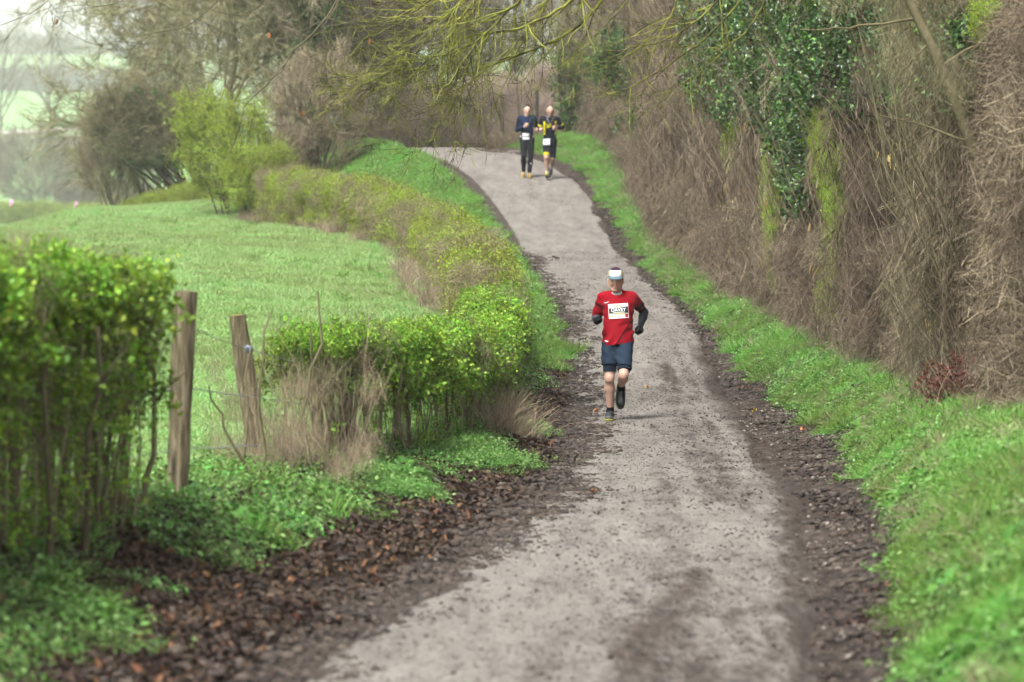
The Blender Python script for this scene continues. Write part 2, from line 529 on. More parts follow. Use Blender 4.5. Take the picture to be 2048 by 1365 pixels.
proto('haw', [leafy(280, .21, 30, .046, [M_hawleaf, M_twig_olive], tl=.22, lowi=2, clus=.026) for _ in range(7)])
proto('hawthin', [leafy(95, .25, 14, .044, [M_hawleaf, M_twig_olive], tl=.3, lowi=2, clus=.03) for _ in range(6)])
proto('newleaf', [leafy(430, .26, 80, .036, [M_newleaf, M_twig_olive], tl=.22) for _ in range(6)])
proto('newleaffar', [leafy(520, .5, 90, .050, [M_newleaf, M_twig_olive], tw=.006, tl=.4, clus=.05) for _ in range(5)])
proto('ivy', [leafy(330, .32, 20, .054, [M_ivy, M_twig_olive], 'lobed', asp=1.0) for _ in range(5)])
proto('ivyfar', [leafy(260, .6, 20, .10, [M_ivy, M_twig_olive], 'lobed', asp=1.0) for _ in range(4)])
proto('red', [leafy(60, .2, 8, .07, [M_red, M_dry], 'rhomb', 1, asp=.5) for _ in range(3)])

def herb_patch(n, R, L, h):
    A = Acc()
    C = disc(n, R)
    C[:, 2] = h * U(.1, 1, n) * (.5 + vnoise(C[:, 0] * 14 + 50, C[:, 1] * 14 + 50, int(U(0, 99))))
    l = U(.6, 1.3, n) * L
    V, F = vec_leaves(C, rdir(n) * [1, 1, .35], l, l * U(.55, .85, n), .25, 'rhomb', up=[0, 0, 2.0])
    A.add(V, F, np.repeat(np.clip(rng.normal(.5, .25, n), 0, 1), 4), 0)
    return A.mesh('herb_patch', [M_herb])
proto('herb', [herb_patch(130, .24, .030, .085) for _ in range(6)])

def tuft(n, h, wd, lean, mat, R, K=4):
    A = Acc()
    P0 = disc(n, R); P0[:, 2] = -.015
    hh = .55 + .9 * vnoise(P0[:, 0] * 9 + 40, P0[:, 1] * 9 + 40, int(U(0, 99)))
    b = U(0, 6.283, n)
    ln = U(.15, 1.0, n) * lean
    D = nrm(np.stack([np.cos(b) * ln * .5, np.sin(b) * ln * .5, np.ones(n)], 1))
    L = U(.5, 1.15, n) * h * hh
    bend = np.stack([np.cos(b) * ln * L * .8, np.sin(b) * ln * L * .8, -ln * L * .35], 1)
    P = arcs(P0, D, L, bend, K)
    V, F = vec_tubes(P, U(.7, 1.2, n)[:, None] * wd * np.array([1, .95, .7, .08])[None], 2)
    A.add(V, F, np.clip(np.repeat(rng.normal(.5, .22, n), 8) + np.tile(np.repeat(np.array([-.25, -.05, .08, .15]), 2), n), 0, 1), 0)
    return A.mesh('tuft', [mat])

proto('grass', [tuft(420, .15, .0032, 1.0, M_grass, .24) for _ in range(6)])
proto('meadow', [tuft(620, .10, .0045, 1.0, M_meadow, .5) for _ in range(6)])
proto('blades', [tuft(34, .2, .0035, .9, M_grass, .07) for _ in range(4)])
proto('straw', [tuft(60, .38, .0032, .8, M_dry, .14) for _ in range(4)])

def litter_one():
    A = Acc()
    n = 110
    C = disc(n, .30); C[:, 2] = U(0, .022, n)
    D = rdir(n) * [1, 1, .3]
    l = U(.018, .058, n)
    V, F = vec_leaves(C, D, l, l * U(.5, .8, n), .35, 'lobed', up=[0, 0, 1.2])
    A.add(V, F, np.repeat(np.clip(rng.normal(.36, .27, n), 0, 1), 7), 0)
    return A.mesh('litter', [M_litter])
proto('litter', [litter_one() for _ in range(8)])

def lumps(mat, n, R, r, flat=.6, sig=.55):
    bm = bmesh.new()
    bmesh.ops.create_icosphere(bm, subdivisions=1, radius=1)
    V0 = np.array([v.co[:] for v in bm.verts]); F0 = np.array([[v.index for v in f.verts] for f in bm.faces])
    bm.free()
    A = Acc()
    C = disc(n, R) if R else np.zeros((n, 3))
    for i in range(n):
        rr = r * float(np.clip(rng.lognormal(-.3, sig), .2, 2.6))
        V = V0 * rr * (1 + rng.normal(0, .25, (len(V0), 1))) * np.array([U(.8, 1.3), U(.8, 1.3), flat]) + C[i]
        A.add(V, F0, U(.1, .9), 0)
    return A.mesh('lumps', [mat])
proto('clod', [lumps(M_clod, 70, .26, .0125, .6, .6) for _ in range(6)])
proto('crumb', [lumps(M_clod, 46, .36, .0040, .55, .6) for _ in range(6)])
proto('grit', [lumps(M_stone, 26, .36, .0038, .6, .5) for _ in range(4)])
proto('seed', [lumps(M_clod, 5, .05, .02, 1.0) for _ in range(4)])
proto('stone', [lumps(M_stone, 16, .28, .009) for _ in range(5)])

def dock():
    A = Acc()
    n = 9
    a = U(0, 6.283, n)
    for i in range(n):
        L = U(.14, .26); W = L * U(.28, .4)
        K = 6
        t = np.linspace(0, 1, K)
        el = U(.3, 1.1)
        d = np.array([math.cos(a[i]) * math.cos(el), math.sin(a[i]) * math.cos(el), math.sin(el)])
        s = np.array([-math.sin(a[i]), math.cos(a[i]), 0])
        c = d[None] * (t * L)[:, None] - np.array([0, 0, 1])[None] * (t ** 2 * L * U(.3, .7))[:, None]
        wd = W * np.sin(np.pi * np.clip(t * .93 + .07, 0, 1)) ** .7
        up = np.cross(d, s); up = up if up[2] > 0 else -up
        V = np.stack([c - s * wd[:, None] + up * wd[:, None] * .25, c, c + s * wd[:, None] + up * wd[:, None] * .25], 1).reshape(-1, 3)
        F = []
        for k in range(K - 1):
            for j in range(2):
                F.append([k * 3 + j, k * 3 + j + 1, k * 3 + j + 4, k * 3 + j + 3])
        A.add(V, np.array(F), np.tile([.35, .75, .35], K) * U(.7, 1.3), 0)
    return A.mesh('dock', [M_dock], True)
proto('dock', [dock() for _ in range(4)])

def catk():
    A = Acc()
    n = 5
    P0 = np.stack([U(-.06, .06, n), U(-.06, .06, n), U(-.03, .03, n)], 1)
    P = arcs(P0, np.tile([[0, 0, -1.]], (n, 1)), U(.05, .10, n), rng.normal(0, .008, (n, 3)), 4)
    V, F = vec_tubes(P, np.tile([.003, .0055, .0055, .002], (n, 1)), 4)
    A.add(V, F, np.repeat(U(0, 1, n), 16), 0)
    return A.mesh('catkin', [M_catkin])
proto('catkin', [catk() for _ in range(3)])
# ------------------------------------------------------------------ terrain rails (Y, X, z)
def tab(rows):
    return np.array(rows, float)
ROADZ = tab([(-40, 0), (17, 0), (30, 0), (44.5, 0), (47.5, .10), (51, .36), (58, .84), (68, 1.36), (76, 1.87), (82, 2.39), (87, 2.95), (91, 3.49),
             (95, 3.93), (98, 4.2), (104, 4.55), (110, 4.62), (113, 4.72), (117, 5.4), (125, 5.8), (150, 6.3), (220, 7.0)])
HILL = tab([(-40, .5), (200, 2.0), (320, 2.2)] + [(y_, CAMZ + (480 - p_) * y_ / 7680) for y_, p_ in [(400, 452), (560, 411), (680, 370), (850, 330), (1020, 300), (1120, 262), (1300, 215), (1550, 150), (2200, 104), (2750, 98)]])
FIELD = tab([(-40, .5), (24, .42), (35, .4), (40, .5), (51, 1.0), (62, 1.5), (75, 2.0), (88, 2.4), (95, 2.5), (100, 2.75), (105, 2.9), (112, 2.85), (130, 2.4), (150, 2.3), (200, 2.0)])
YS = np.concatenate([np.arange(-40, 10, 1.0), np.arange(10, 112, .22), np.arange(112, 160, 1.0), np.arange(160, 420, 6.0), np.arange(420, 2741, 20.0)])
def it(y, t, c=1):
    return np.interp(y, t[:, 0], t[:, c])
def sm(y, t, c=1, w=1.6):
    return (it(y - w, t, c) + it(y - w / 2, t, c) + it(y, t, c) * 2 + it(y + w / 2, t, c) + it(y + w, t, c)) / 6
ROADL = tab([(-40, -3), (8, -2.2), (17.3, -1.18), (21.9, -.72), (25, -.22), (30.3, .32), (37, .58), (44, .73), (51, .88), (58, .80), (68, .45), (76, .18), (82, -.10), (87, -.50),
             (91, -.94), (95, -1.53), (98, -2.1), (104, -2.7), (110, -4), (130, -5), (220, -6)])
ROADR = tab([(-40, 1.2), (8, 1.4), (17.3, 1.45), (21.9, 1.76), (25, 1.96), (30.3, 2.31), (37, 2.55), (44, 2.68), (51, 2.72), (58, 2.76), (68, 2.4), (76, 2.12), (82, 2.0), (87, 1.83),
             (91, 1.5), (95, .95), (98, .4), (104, -.75), (110, -1.5), (130, -1), (220, 0)])
MUDR = tab([(-40, 1.5), (8, 1.6), (17.3, 1.84), (21.9, 2.30), (25, 2.56), (30.3, 2.94), (37, 3.26), (44, 3.41), (51, 3.16), (58, 2.99), (68, 2.71), (76, 2.48), (82, 2.41), (87, 2.16),
            (91, 1.91), (95, 1.56), (98, .97), (104, .05), (110, 0), (130, 0.5), (220, 1)])
LITL = tab([(-40, -4), (12, -2.6), (17, -2.1), (22, -1.7), (25, -1.25), (30, -.6), (37, .0), (44, .22), (51, .34), (58, .25), (68, -.12), (76, -.35), (84, -.95), (91, -1.7), (95, -2.4), (98, -3.0),
            (104, -3.9), (110, -5), (130, -6), (220, -7)])
LITZ = tab([(-40, .05), (22, .06), (37, .06), (44, .05), (58, .06), (76, .06), (91, .08), (98, .14), (104, .12), (130, 0), (220, 0)])
HDG = tab([(-40, -5, .6), (12, -3.4, .5), (17, -3.1, .5), (20.4, -2.72, .45), (24.4, -2.14, .4), (27, -2.05, .35), (30, -1.75, .28), (32, -1.25, .25), (34, -.85, .22), (37, -.45, .2), (40, -.27, .2),
           (45, -.17, .22), (50, -.14, .42), (56, -.25, .8), (60, -.4, 1.0), (68, -.9, 1.35), (76, -1.6, 1.75), (84, -2.9, 2.15), (90, -4.2, 2.3), (95, -5.4, 2.35), (100, -6.6, 2.6), (104, -7.2, 2.95), (110, -8, 3.4),
           (130, -9, 3.2), (220, -12, 2.5)])
RHG = tab([(-40, 3, .9), (12, 3.2, .95), (17, 3.4, .9), (22, 3.6, .85), (30, 4.0, .65), (33, 4.0, .55), (37, 4.3, .5), (44, 4.65, .5), (51, 4.1, .75), (58, 3.7, 1.12), (68, 3.3, 1.62), (76, 3.02, 2.1),
           (82, 2.97, 2.6), (87, 2.92, 3.15), (91, 2.9, 3.6), (95, 2.85, 4.0), (100, 2.5, 4.6), (104, 2.0, 4.85), (110, 1.6, 5.1), (117, 2, 5.6), (130, 2.5, 6.0), (150, 3, 6.5), (220, 5, 7.5)])
def rails(y):
    y = np.asarray(y, float)
    far = np.clip((y - 150) / 150, 0, 1); far = far * far * (3 - 2 * far)
    hz = it(y, HILL)
    wide = 1 + np.clip(y - 150, 0, None) * .006
    zr = sm(y, ROADZ)
    fz = sm(y, FIELD, 1, 4)
    out = []
    def add(x, z):
        out.append((x, z * (1 - far) + hz * far))
    dx, dz = sm(y, HDG, 1), sm(y, HDG, 2)
    add(-70 * wide * (1 + far * 3) - 0 * y, fz - 3.5 * np.clip(y / 100, .1, 1))
    add(-14 * wide, fz - .55 * np.clip((y - 30) / 70, 0, 1))
    add((dx - 4.5) * wide ** .5, fz)
    add(dx - 1.2, np.maximum(dz - .1, fz * .5 + dz * .5 - .1) * .6 + fz * .4)
    add(dx, dz)
    add(sm(y, LITL), zr + it(y, LITZ))
    add(sm(y, ROADL), zr - .03)
    add(sm(y, ROADR), zr - .03)
    add(sm(y, MUDR), zr + .03)
    rx, rz = sm(y, RHG, 1), sm(y, RHG, 2)
    add(sm(y, MUDR) * .62 + rx * .38, (zr + .03) * .38 + rz * .62)
    add(rx, rz)
    add(rx + 7, rz + .5)
    add((rx + 70) * wide * (1 + far * 3), rz + 2.5)
    X = np.stack([a for a, b in out], -1); Z = np.stack([b for a, b in out], -1)
    for k in range(1, X.shape[-1]):
        X[..., k] = np.maximum(X[..., k], X[..., k - 1] + .05)
    return X, Z

def rough(x, y, xl, ml, mr, rx, hx):
    """small relief: lumpy on the mud, tussocky on the verges"""
    n1 = fbm(x * 2.2, y * 1.1, 3) - .5
    n2 = fbm(x * 7.0, y * 4.0, 9) - .5
    onroad = np.clip(np.minimum(x - xl, mr - x) * 4, 0, 1)
    near = np.clip((115 - y) / 20, 0, 1)
    mud = np.exp(-((x - (mr + rx) * .5) / .35) ** 2) + np.exp(-((x - (xl + ml) * .5) / .45) ** 2)
    return near * ((1 - onroad) * (.09 * n1 + .05 * n2) * 1.1 + np.clip(mud, 0, 1) * n2 * .05) * np.clip((140 - y) / 20, 0, 1)

def ground_z(x, y):
    x = np.asarray(x, float); y = np.asarray(y, float)
    X, Z = rails(y)
    z = np.full(x.shape, 0.0)
    k = np.clip((x[..., None] >= X).sum(-1) - 1, 0, X.shape[-1] - 2)
    g = lambda A, q: np.take_along_axis(A, q[..., None], -1)[..., 0]
    x0, x1, z0, z1 = g(X, k), g(X, k + 1), g(Z, k), g(Z, k + 1)
    t = np.clip((x - x0) / (x1 - x0), 0, 1)
    z = z0 + (z1 - z0) * t
    return z + rough(x, y, X[..., 6], X[..., 5], X[..., 7], X[..., 8], X[..., 10])
def gz(x, y):
    return float(ground_z(np.array([x]), np.array([y]))[0])

RX, RZ = rails(YS)
sub = [14, 12, 8, 6, 12, 16, 18, 10, 12, 10, 8, 10]
cols = []
for k, s in enumerate(sub):
    t = np.arange(s) / s
    cols.append(RX[:, k:k + 1] * (1 - t) + RX[:, k + 1:k + 2] * t)
cols.append(RX[:, -1:])
GX = np.concatenate(cols, 1)
GY = np.repeat(YS[:, None], GX.shape[1], 1)
GZ = np.stack([ground_z(GX[i], GY[i]) for i in range(len(YS))])
nr, nc = GX.shape
ids = np.arange(nr * nc).reshape(nr, nc)
Q = np.stack([ids[:-1, :-1], ids[:-1, 1:], ids[1:, 1:], ids[1:, :-1]], -1).reshape(-1, 4)
# mud weight: bare soil by the road, under the hedges and along the wheel track
ll, xl, xr, mr, lh, rh = [RX[:, i:i + 1] for i in (5, 6, 7, 8, 4, 10)]
nz = fbm(GX * 1.6, GY * .8, 21) - .5
mud = np.clip((GX - (ll - .25 + nz * .7)) / .35, 0, 1) * np.clip(((mr + .05 + nz * .35) - GX) / .18, 0, 1)
mud = np.maximum(mud, np.clip(1 - np.abs(GX - lh) / .8, 0, 1) * .8 * np.clip((62 - GY) / 8, 0, 1))
mud = np.maximum(mud, np.clip((GX - rh + .5) / .6, 0, 1) * np.clip((130 - GY) / 20, 0, 1) * .9)
bank = np.clip((GX - lh) / .4, 0, 1) * np.clip((ll + .3 - GX) / .4, 0, 1) * np.clip((56 - GY) / 10, 0, 1)
mud = np.maximum(mud, bank * (.75 + nz))
mud = mud * np.clip((124 - GY) / 6, 0, 1)
mead = np.clip((lh - .6 - GX) / 1.0, 0, 1)
mead = np.maximum(mead, np.clip((GY - 150) / 60, 0, 1))

m, N, Lk, b = newmat('ground_soil_and_grass', .9, .15)
am = N.new('ShaderNodeAttribute'); am.attribute_name = 'mud'
ag = N.new('ShaderNodeAttribute'); ag.attribute_name = 'mead'
tc = N.new('ShaderNodeNewGeometry')
def noise(scale, det=4, vec=None, rough_=.6):
    z = N.new('ShaderNodeTexNoise'); z.inputs['Scale'].default_value = scale; z.inputs['Detail'].default_value = det
    z.inputs['Roughness'].default_value = rough_
    Lk.new(vec or tc.outputs['Position'], z.inputs['Vector'])
    return z.outputs['Fac']
def mix(f, a, c, typ='MIX'):
    x = N.new('ShaderNodeMix'); x.data_type = 'RGBA'; x.blend_type = typ
    for s, v in ((0, f), (6, a), (7, c)):
        if isinstance(v, (int, float)): x.inputs[s].default_value = v
        elif isinstance(v, tuple): x.inputs[s].default_value = (*v, 1)
        else: Lk.new(v, x.inputs[s])
    return x.outputs[2]
soil = ramp(N, [(.32, (.014, .010, .008)), (.5, (.045, .033, .026)), (.62, (.09, .068, .055)), (.78, (.17, .135, .11))]); Lk.new(noise(9, 6), soil.inputs[0])
turf = ramp(N, [(.35, (.055, .045, .03)), (.5, (.085, .12, .03)), (.75, (.16, .24, .06))]); Lk.new(noise(2.2, 5), turf.inputs[0])
mdw = ramp(N, [(.3, (.13, .26, .08)), (.5, (.19, .34, .12)), (.65, (.25, .38, .15)), (.8, (.33, .38, .20))]); Lk.new(noise(.45, 9, None, .7), mdw.inputs[0])
c1 = mix(ag.outputs['Fac'], turf.outputs[0], mdw.outputs[0])
Lk.new(mix(1.0, mix(am.outputs['Fac'], c1, soil.outputs[0]), (.78, .78, .78), 'MULTIPLY'), b.inputs['Base Color'])
bp = N.new('ShaderNodeBump'); bp.inputs['Strength'].default_value = .6; bp.inputs['Distance'].default_value = .04
Lk.new(noise(14, 6), bp.inputs['Height']); Lk.new(bp.outputs[0], b.inputs['Normal'])
V = np.stack([GX, GY, GZ], -1).reshape(-1, 3)
gme = raw_mesh('ground', V, Q, None, [m], None, {'mud': mud.ravel(), 'mead': mead.ravel()}, True)
tag(link('ground', gme), kind='structure')

# ------------------------------------------------------------------ road
ry = np.arange(-40, 112, .16)
rzs = sm(ry, ROADZ)
jl = (fbm(ry * .8, ry * 0, 31) - .5) * .5 + (fbm(ry * 4, ry * 0, 33) - .5) * .16
jr = (fbm(ry * .55, ry * 0, 35) - .5) * .22 + (fbm(ry * 4, ry * 0, 37) - .5) * .09
# the broken edge with a step on the right near Y = 36
step = np.where((ry > 35.2) & (ry < 46), -.22 * np.clip((46 - ry) / 10, 0, 1), 0) 
el = sm(ry, ROADL) - .35 + jl * .5
er = sm(ry, ROADR) + jr + step
NC = 40
t = np.linspace(0, 1, NC)[None]
X = el[:, None] * (1 - t) + er[:, None] * t
Yg = np.repeat(ry[:, None], NC, 1)
Zr = rzs[:, None] + .012 + .03 * np.sin(np.pi * t) + (fbm(X * 1.1, Yg * .5, 41) - .5) * .025
edge = np.minimum(t, 1 - t) * (er - el)[:, None]
Zr = Zr - np.clip(.05 - edge, 0, .05) * .9
# past the crest the road swings left behind the bank
ids = np.arange(len(ry) * NC).reshape(len(ry), NC)
Q = np.stack([ids[:-1, :-1], ids[:-1, 1:], ids[1:, 1:], ids[1:, :-1]], -1).reshape(-1, 4)
mus = (X - sm(ry, ROADL)[:, None])
wR = (sm(ry, ROADR) - sm(ry, ROADL))[:, None]
# mud lying on the asphalt: dragged in from both sides, and a dirty crown between the wheel tracks
near = np.clip((66 - Yg) / 18, 0, 1)
nzA = fbm(X * 1.3, Yg * .35, 51, 4)
lo = np.clip((.06 + (nzA - .5) * .8 * near - mus) / .16, 0, 1) * 1.5
hi = np.clip((mus - (wR - .10 + (nzA - .5) * .6)) / .12, 0, 1) * 1.3
un = mus / wR + .03 * np.sin(Yg * .17)
cr = 0
for q_, (u0, ww, am_, sd_) in enumerate([(.66, .085, 1.0, 55), (.57, .05, .8, 56), (.76, .06, .85, 57), (.46, .05, .55, 58), (.20, .045, .45, 59), (.32, .03, .35, 60)]):
    wob = (fbm(Yg * .12 + 7 * q_, Yg * 0, 300 + q_) - .5) * .12
    wd_ = ww * (1 + .3 * np.clip((32 - Yg) / 14, 0, 1))
    cr = np.maximum(cr, am_ * np.exp(-((un - u0 - wob) / wd_) ** 2) * np.clip(1.9 * (fbm(X * 1.4, Yg * .22, sd_, 4) - .22), 0, 1))
cr = cr * near * .5
cr2 = np.exp(-((mus - wR * .97) / .22) ** 2) * near * .5
cr3 = np.clip((26 - Yg) / 6, 0, 1) * np.clip((mus / wR - .45) * 2.2, 0, 1) * .3
mudr = np.clip(np.maximum.reduce([lo, hi, cr * 1.0, cr2, cr3]), 0, 1.5)
tone = fbm(X * .6, Yg * .25, 61)

m, N, Lk, b = newmat('worn_asphalt', .82, .25)
am = N.new('ShaderNodeAttribute'); am.attribute_name = 'mud'
tc = N.new('ShaderNodeNewGeometry')
mp = N.new('ShaderNodeMapping'); mp.inputs['Scale'].default_value = (1, .17, 1)
Lk.new(tc.outputs['Position'], mp.inputs['Vector'])
asph = ramp(N, [(.32, (.13, .119, .107)), (.45, (.215, .198, .179)), (.57, (.285, .265, .241)), (.72, (.37, .347, .317))]); Lk.new(noise(3.2, 10, mp.outputs[0], .8), asph.inputs[0])
spk = ramp(N, [(.36, (.42, .39, .36)), (.46, (.96, .96, .96)), (.56, (1.03, 1.03, 1.03)), (.66, (1.35, 1.33, 1.29))]); Lk.new(noise(34, 8, mp.outputs[0], .8), spk.inputs[0])
asph2 = mix(1.0, asph.outputs[0], spk.outputs[0], 'MULTIPLY')
mudc = ramp(N, [(.34, (.014, .010, .008)), (.48, (.050, .037, .029)), (.6, (.10, .078, .064)), (.72, (.21, .175, .15))]); Lk.new(noise(22, 9, mp.outputs[0], .8), mudc.inputs[0])
# mask = mud attribute broken up by noise
n2 = noise(7.0, 14, mp.outputs[0], .88)
ad = N.new('ShaderNodeMath'); ad.operation = 'MULTIPLY_ADD'; ad.inputs[1].default_value = 3.2; ad.inputs[2].default_value = -1.72
Lk.new(n2, ad.inputs[0])
ad2 = N.new('ShaderNodeMath'); ad2.operation = 'MULTIPLY_ADD'; ad2.inputs[1].default_value = 1.25
Lk.new(am.outputs['Fac'], ad2.inputs[0]); Lk.new(ad.outputs[0], ad2.inputs[2])
mk = N.new('ShaderNodeMapRange'); mk.inputs[1].default_value = -.05; mk.inputs[2].default_value = .5; mk.interpolation_type = 'SMOOTHSTEP'
Lk.new(ad2.outputs[0], mk.inputs[0])
Lk.new(mix(1.0, mix(mk.outputs[0], asph2, mudc.outputs[0]), (.615, .60, .58), 'MULTIPLY'), b.inputs['Base Color'])
bp = N.new('ShaderNodeBump'); bp.inputs['Strength'].default_value = .5; bp.inputs['Distance'].default_value = .015
Lk.new(noise(45, 5, mp.outputs[0], .7), bp.inputs['Height']); Lk.new(bp.outputs[0], b.inputs['Normal'])
rme = raw_mesh('road', np.stack([X, Yg, Zr], -1).reshape(-1, 3), Q, None, [m], None, {'mud': mudr.ravel()}, True)
tag(link('road', rme), kind='structure')
def road_z(x, y):
    return float(it(y, ROADZ)) + .035

# wet patch at the outside of the bend
pud = flat_mat('wet_asphalt', (.10, .09, .085), .06, .6)
a = np.linspace(0, 2 * np.pi, 40, endpoint=False)
pc = np.array([-.35, 101.2])
def surf(x, y):
    y_ = np.atleast_1d(np.asarray(y, float)); x_ = np.atleast_1d(np.asarray(x, float))
    e0 = np.interp(y_, ry, el); e1 = np.interp(y_, ry, er)
    t_ = np.clip((x_ - e0) / (e1 - e0), 0, 1)
    zr_ = np.interp(y_, ry, rzs) + .012 + .03 * np.sin(np.pi * t_) + (fbm(x_ * 1.1, y_ * .5, 41) - .5) * .025
    return np.where((x_ > e0) & (x_ < e1), np.maximum(zr_, ground_z(x_, y_)), ground_z(x_, y_))
rr_ = np.linspace(.15, 1, 7)
pv = [[pc[0] + q * math.cos(t_) * .55 * (1 + .25 * math.sin(3 * t_)), pc[1] + q * math.sin(t_) * 1.5 * (1 + .2 * math.cos(2 * t_ + 1)), 0] for q in rr_ for t_ in a]
pv = np.array(pv); pv[:, 2] = surf(pv[:, 0], pv[:, 1]) + .006
pq = np.array([[k * 40 + i, k * 40 + (i + 1) % 40, (k + 1) * 40 + (i + 1) % 40, (k + 1) * 40 + i] for k in range(6) for i in range(40)])
tag(link('puddle', raw_mesh('puddle', pv, pq, None, [pud], None, None, True)), kind='structure')

# pale farm track across the far slope
tx = np.linspace(-260, 60, 80)
ty = 1150 + (tx + 110) * 1.1 + 9 * np.sin(tx * .05)
tv = []
for x, y in zip(tx, ty):
    for dy in (-10, 10):
        tv.append((x, y + dy, gz(x, y + dy) + .25))
tq = np.array([[2 * i, 2 * i + 2, 2 * i + 3, 2 * i + 1] for i in range(len(tx) - 1)])
tag(link('farm_track', raw_mesh('farm_track', np.array(tv), tq, None, [flat_mat('chalk_track', (.55, .50, .45), .9)])), kind='structure')

# ------------------------------------------------------------------ ground stuff
def spread(n, x0, x1, y0, y1, keep=None, ybias=1.0):
    """random ground points; x0, x1 may be functions of y"""
    y = y0 + (y1 - y0) * U(0, 1, n) ** ybias
    a = x0(y) if callable(x0) else np.full(n, x0)
    c = x1(y) if callable(x1) else np.full(n, x1)
    x = a + (c - a) * U(0, 1, n)
    if keep is not None:
        k = keep(x, y) > U(0, 1, n)
        x, y = x[k], y[k]
    return np.stack([x, y, ground_z(x, y)], 1)
fH = lambda y: sm(y, HDG, 1); fL = lambda y: sm(y, LITL); fRL = lambda y: sm(y, ROADL); fRR = lambda y: sm(y, ROADR); fM = lambda y: sm(y, MUDR); fR = lambda y: sm(y, RHG, 1)
patch = lambda f, s, lo, hi: (lambda x, y: np.clip((fbm(x * f, y * f * .7, s) - lo) / (hi - lo), 0, 1))

# meadow on the left, sloping up to its crest
P = spread(90000, lambda y: np.maximum(-14.5, -y * .135 - 1), lambda y: fH(y) - .35, 25, 112)
tag(scatter('meadow_grass', 'meadow', P, .9 + P[:, 1] * .003, d=.62, lay=True, tint=.8 * (fbm(P[:, 0] * .35, P[:, 1] * .2, 73) - .5) + rng.normal(0, .22, len(P))), 'bright green pasture grass of the sloping field beyond the low hedge', 'grass')
P = spread(700, lambda y: np.maximum(-14.5, -y * .135 - 1), lambda y: fH(y) - .4, 28, 100, lambda x, y: .08 + .92 * patch(.5, 76, .52, .66)(x, y))
tag(scatter('meadow_tussocks', 'blades', P, 1.1, tint=rng.normal(-.2, .5, len(P))), 'darker grass tussocks scattered over the pasture', 'grass')
P = spread(1500, lambda y: fH(y) - 1.3, lambda y: fH(y) - .35, 44, 98, lambda x, y: np.clip((x - fH(y) + 1.4), .1, 1) * patch(.8, 78, .4, .6)(x, y))
tag(scatter('hedge_foot_straw', 'straw', P, .8, d=.3, lay=True), 'dead straw and weeds along the pasture side of the curving hedge', 'grass')
# right verge
vk = lambda x, y: np.clip((x - fM(y) - .02 + .6 * (fbm(x * 2, y * 1.1, 81) - .5)) / .2, 0, 1) * (.03 + .97 * patch(1.5, 82, .42, .58)(x, y))
P = spread(60000, lambda y: fM(y) - .1, lambda y: fR(y) + .4, 14, 110, vk)
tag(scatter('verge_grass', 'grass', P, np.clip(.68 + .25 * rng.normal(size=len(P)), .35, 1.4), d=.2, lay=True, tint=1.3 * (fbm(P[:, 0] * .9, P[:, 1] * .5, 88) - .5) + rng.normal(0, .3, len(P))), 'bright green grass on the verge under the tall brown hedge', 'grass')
P = spread(16000, lambda y: fM(y) - .1, lambda y: fR(y) + .3, 15, 100, lambda x, y: np.clip((x - fM(y) + .05) / .2, 0, 1) * patch(1.6, 84, .40, .54)(x, y))
tag(scatter('verge_weeds', 'herb', P, 1.0, d=.22, lay=True, tint=rng.normal(.05, .45, len(P))), 'low leafy weeds among the grass under the tall brown hedge', 'weeds')
P = spread(450, lambda y: fM(y), lambda y: fR(y) + .2, 15, 100)
tag(scatter('verge_straw', 'straw', P, .5, d=.3, lay=True), 'dead straw blades in the grass under the tall brown hedge', 'grass')
P = spread(420, lambda y: fM(y) + .05, lambda y: fR(y) - .1, 16, 50, ybias=1.4)
tag(scatter('verge_docks', 'dock', P, np.clip(rng.normal(.6, .2, len(P)), .25, 1.1), lay=True, tint=rng.normal(.1, .5, len(P))), 'broad glossy weed leaves in the grass beside the muddy right shoulder', 'weeds')
# left verge above the bend in the hedge
bk = lambda x, y: np.clip((fL(y) + .22 - x + .5 * (fbm(x * 2, y, 91) - .5)) / .3, 0, 1) * (.4 + .6 * patch(.8, 92, .3, .5)(x, y))
P = spread(50000, lambda y: fH(y) - .2, lambda y: fL(y) + .35, 50, 109, bk)
tag(scatter('bank_grass', 'grass', P, np.clip(1.05 + .25 * rng.normal(size=len(P)), .5, 1.7), d=.26, lay=True), 'long bright green grass on the bank left of the climbing road', 'grass')
P = spread(12000, lambda y: fH(y) - .1, lambda y: fL(y) + .35, 50, 100, lambda x, y: bk(x, y) * patch(.9, 94, .42, .52)(x, y))
tag(scatter('bank_weeds', 'herb', P, 1.4, d=.3, lay=True), 'leafy green weeds on the bank left of the climbing road', 'weeds')
# left foreground bank: herbs, litter, a few tufts
hk = lambda x, y: np.clip((fL(y) - .05 - x + 1.3 * (fbm(x * 1.1, y * .8, 101) - .5)) / .35, 0, 1) * patch(2.3, 102, .44, .60)(x, y)
P = spread(60000, lambda y: fH(y) - .7, lambda y: fL(y) + .5, 15.5, 54, hk)
tag(scatter('bank_herbs', 'herb', P, np.clip(.85 + .3 * rng.normal(size=len(P)), .4, 1.6), d=.19, lay=True, tint=rng.normal(0, .5, len(P))), 'small green woodland herbs covering the leafy bank below the near hedge', 'herbs')
P = spread(500, lambda y: fH(y) - .6, lambda y: fL(y) - .15, 15.5, 54, patch(1.2, 104, .5, .62))
tag(scatter('bank_tufts', 'blades', P, 1.1), 'loose grass tufts among the herbs below the near hedge', 'grass')
lk = lambda x, y: np.clip((x - fH(y) + .3) / .4, 0, 1) * np.clip((fRL(y) - .30 + .6 * (fbm(x * 1.7, y, 105) - .5) - x) / .3, 0, 1)
P = spread(40000, lambda y: fH(y) - .5, lambda y: fRL(y) + .1, 14, 58, lk)
P[:, 2] = surf(P[:, 0], P[:, 1]) + .004
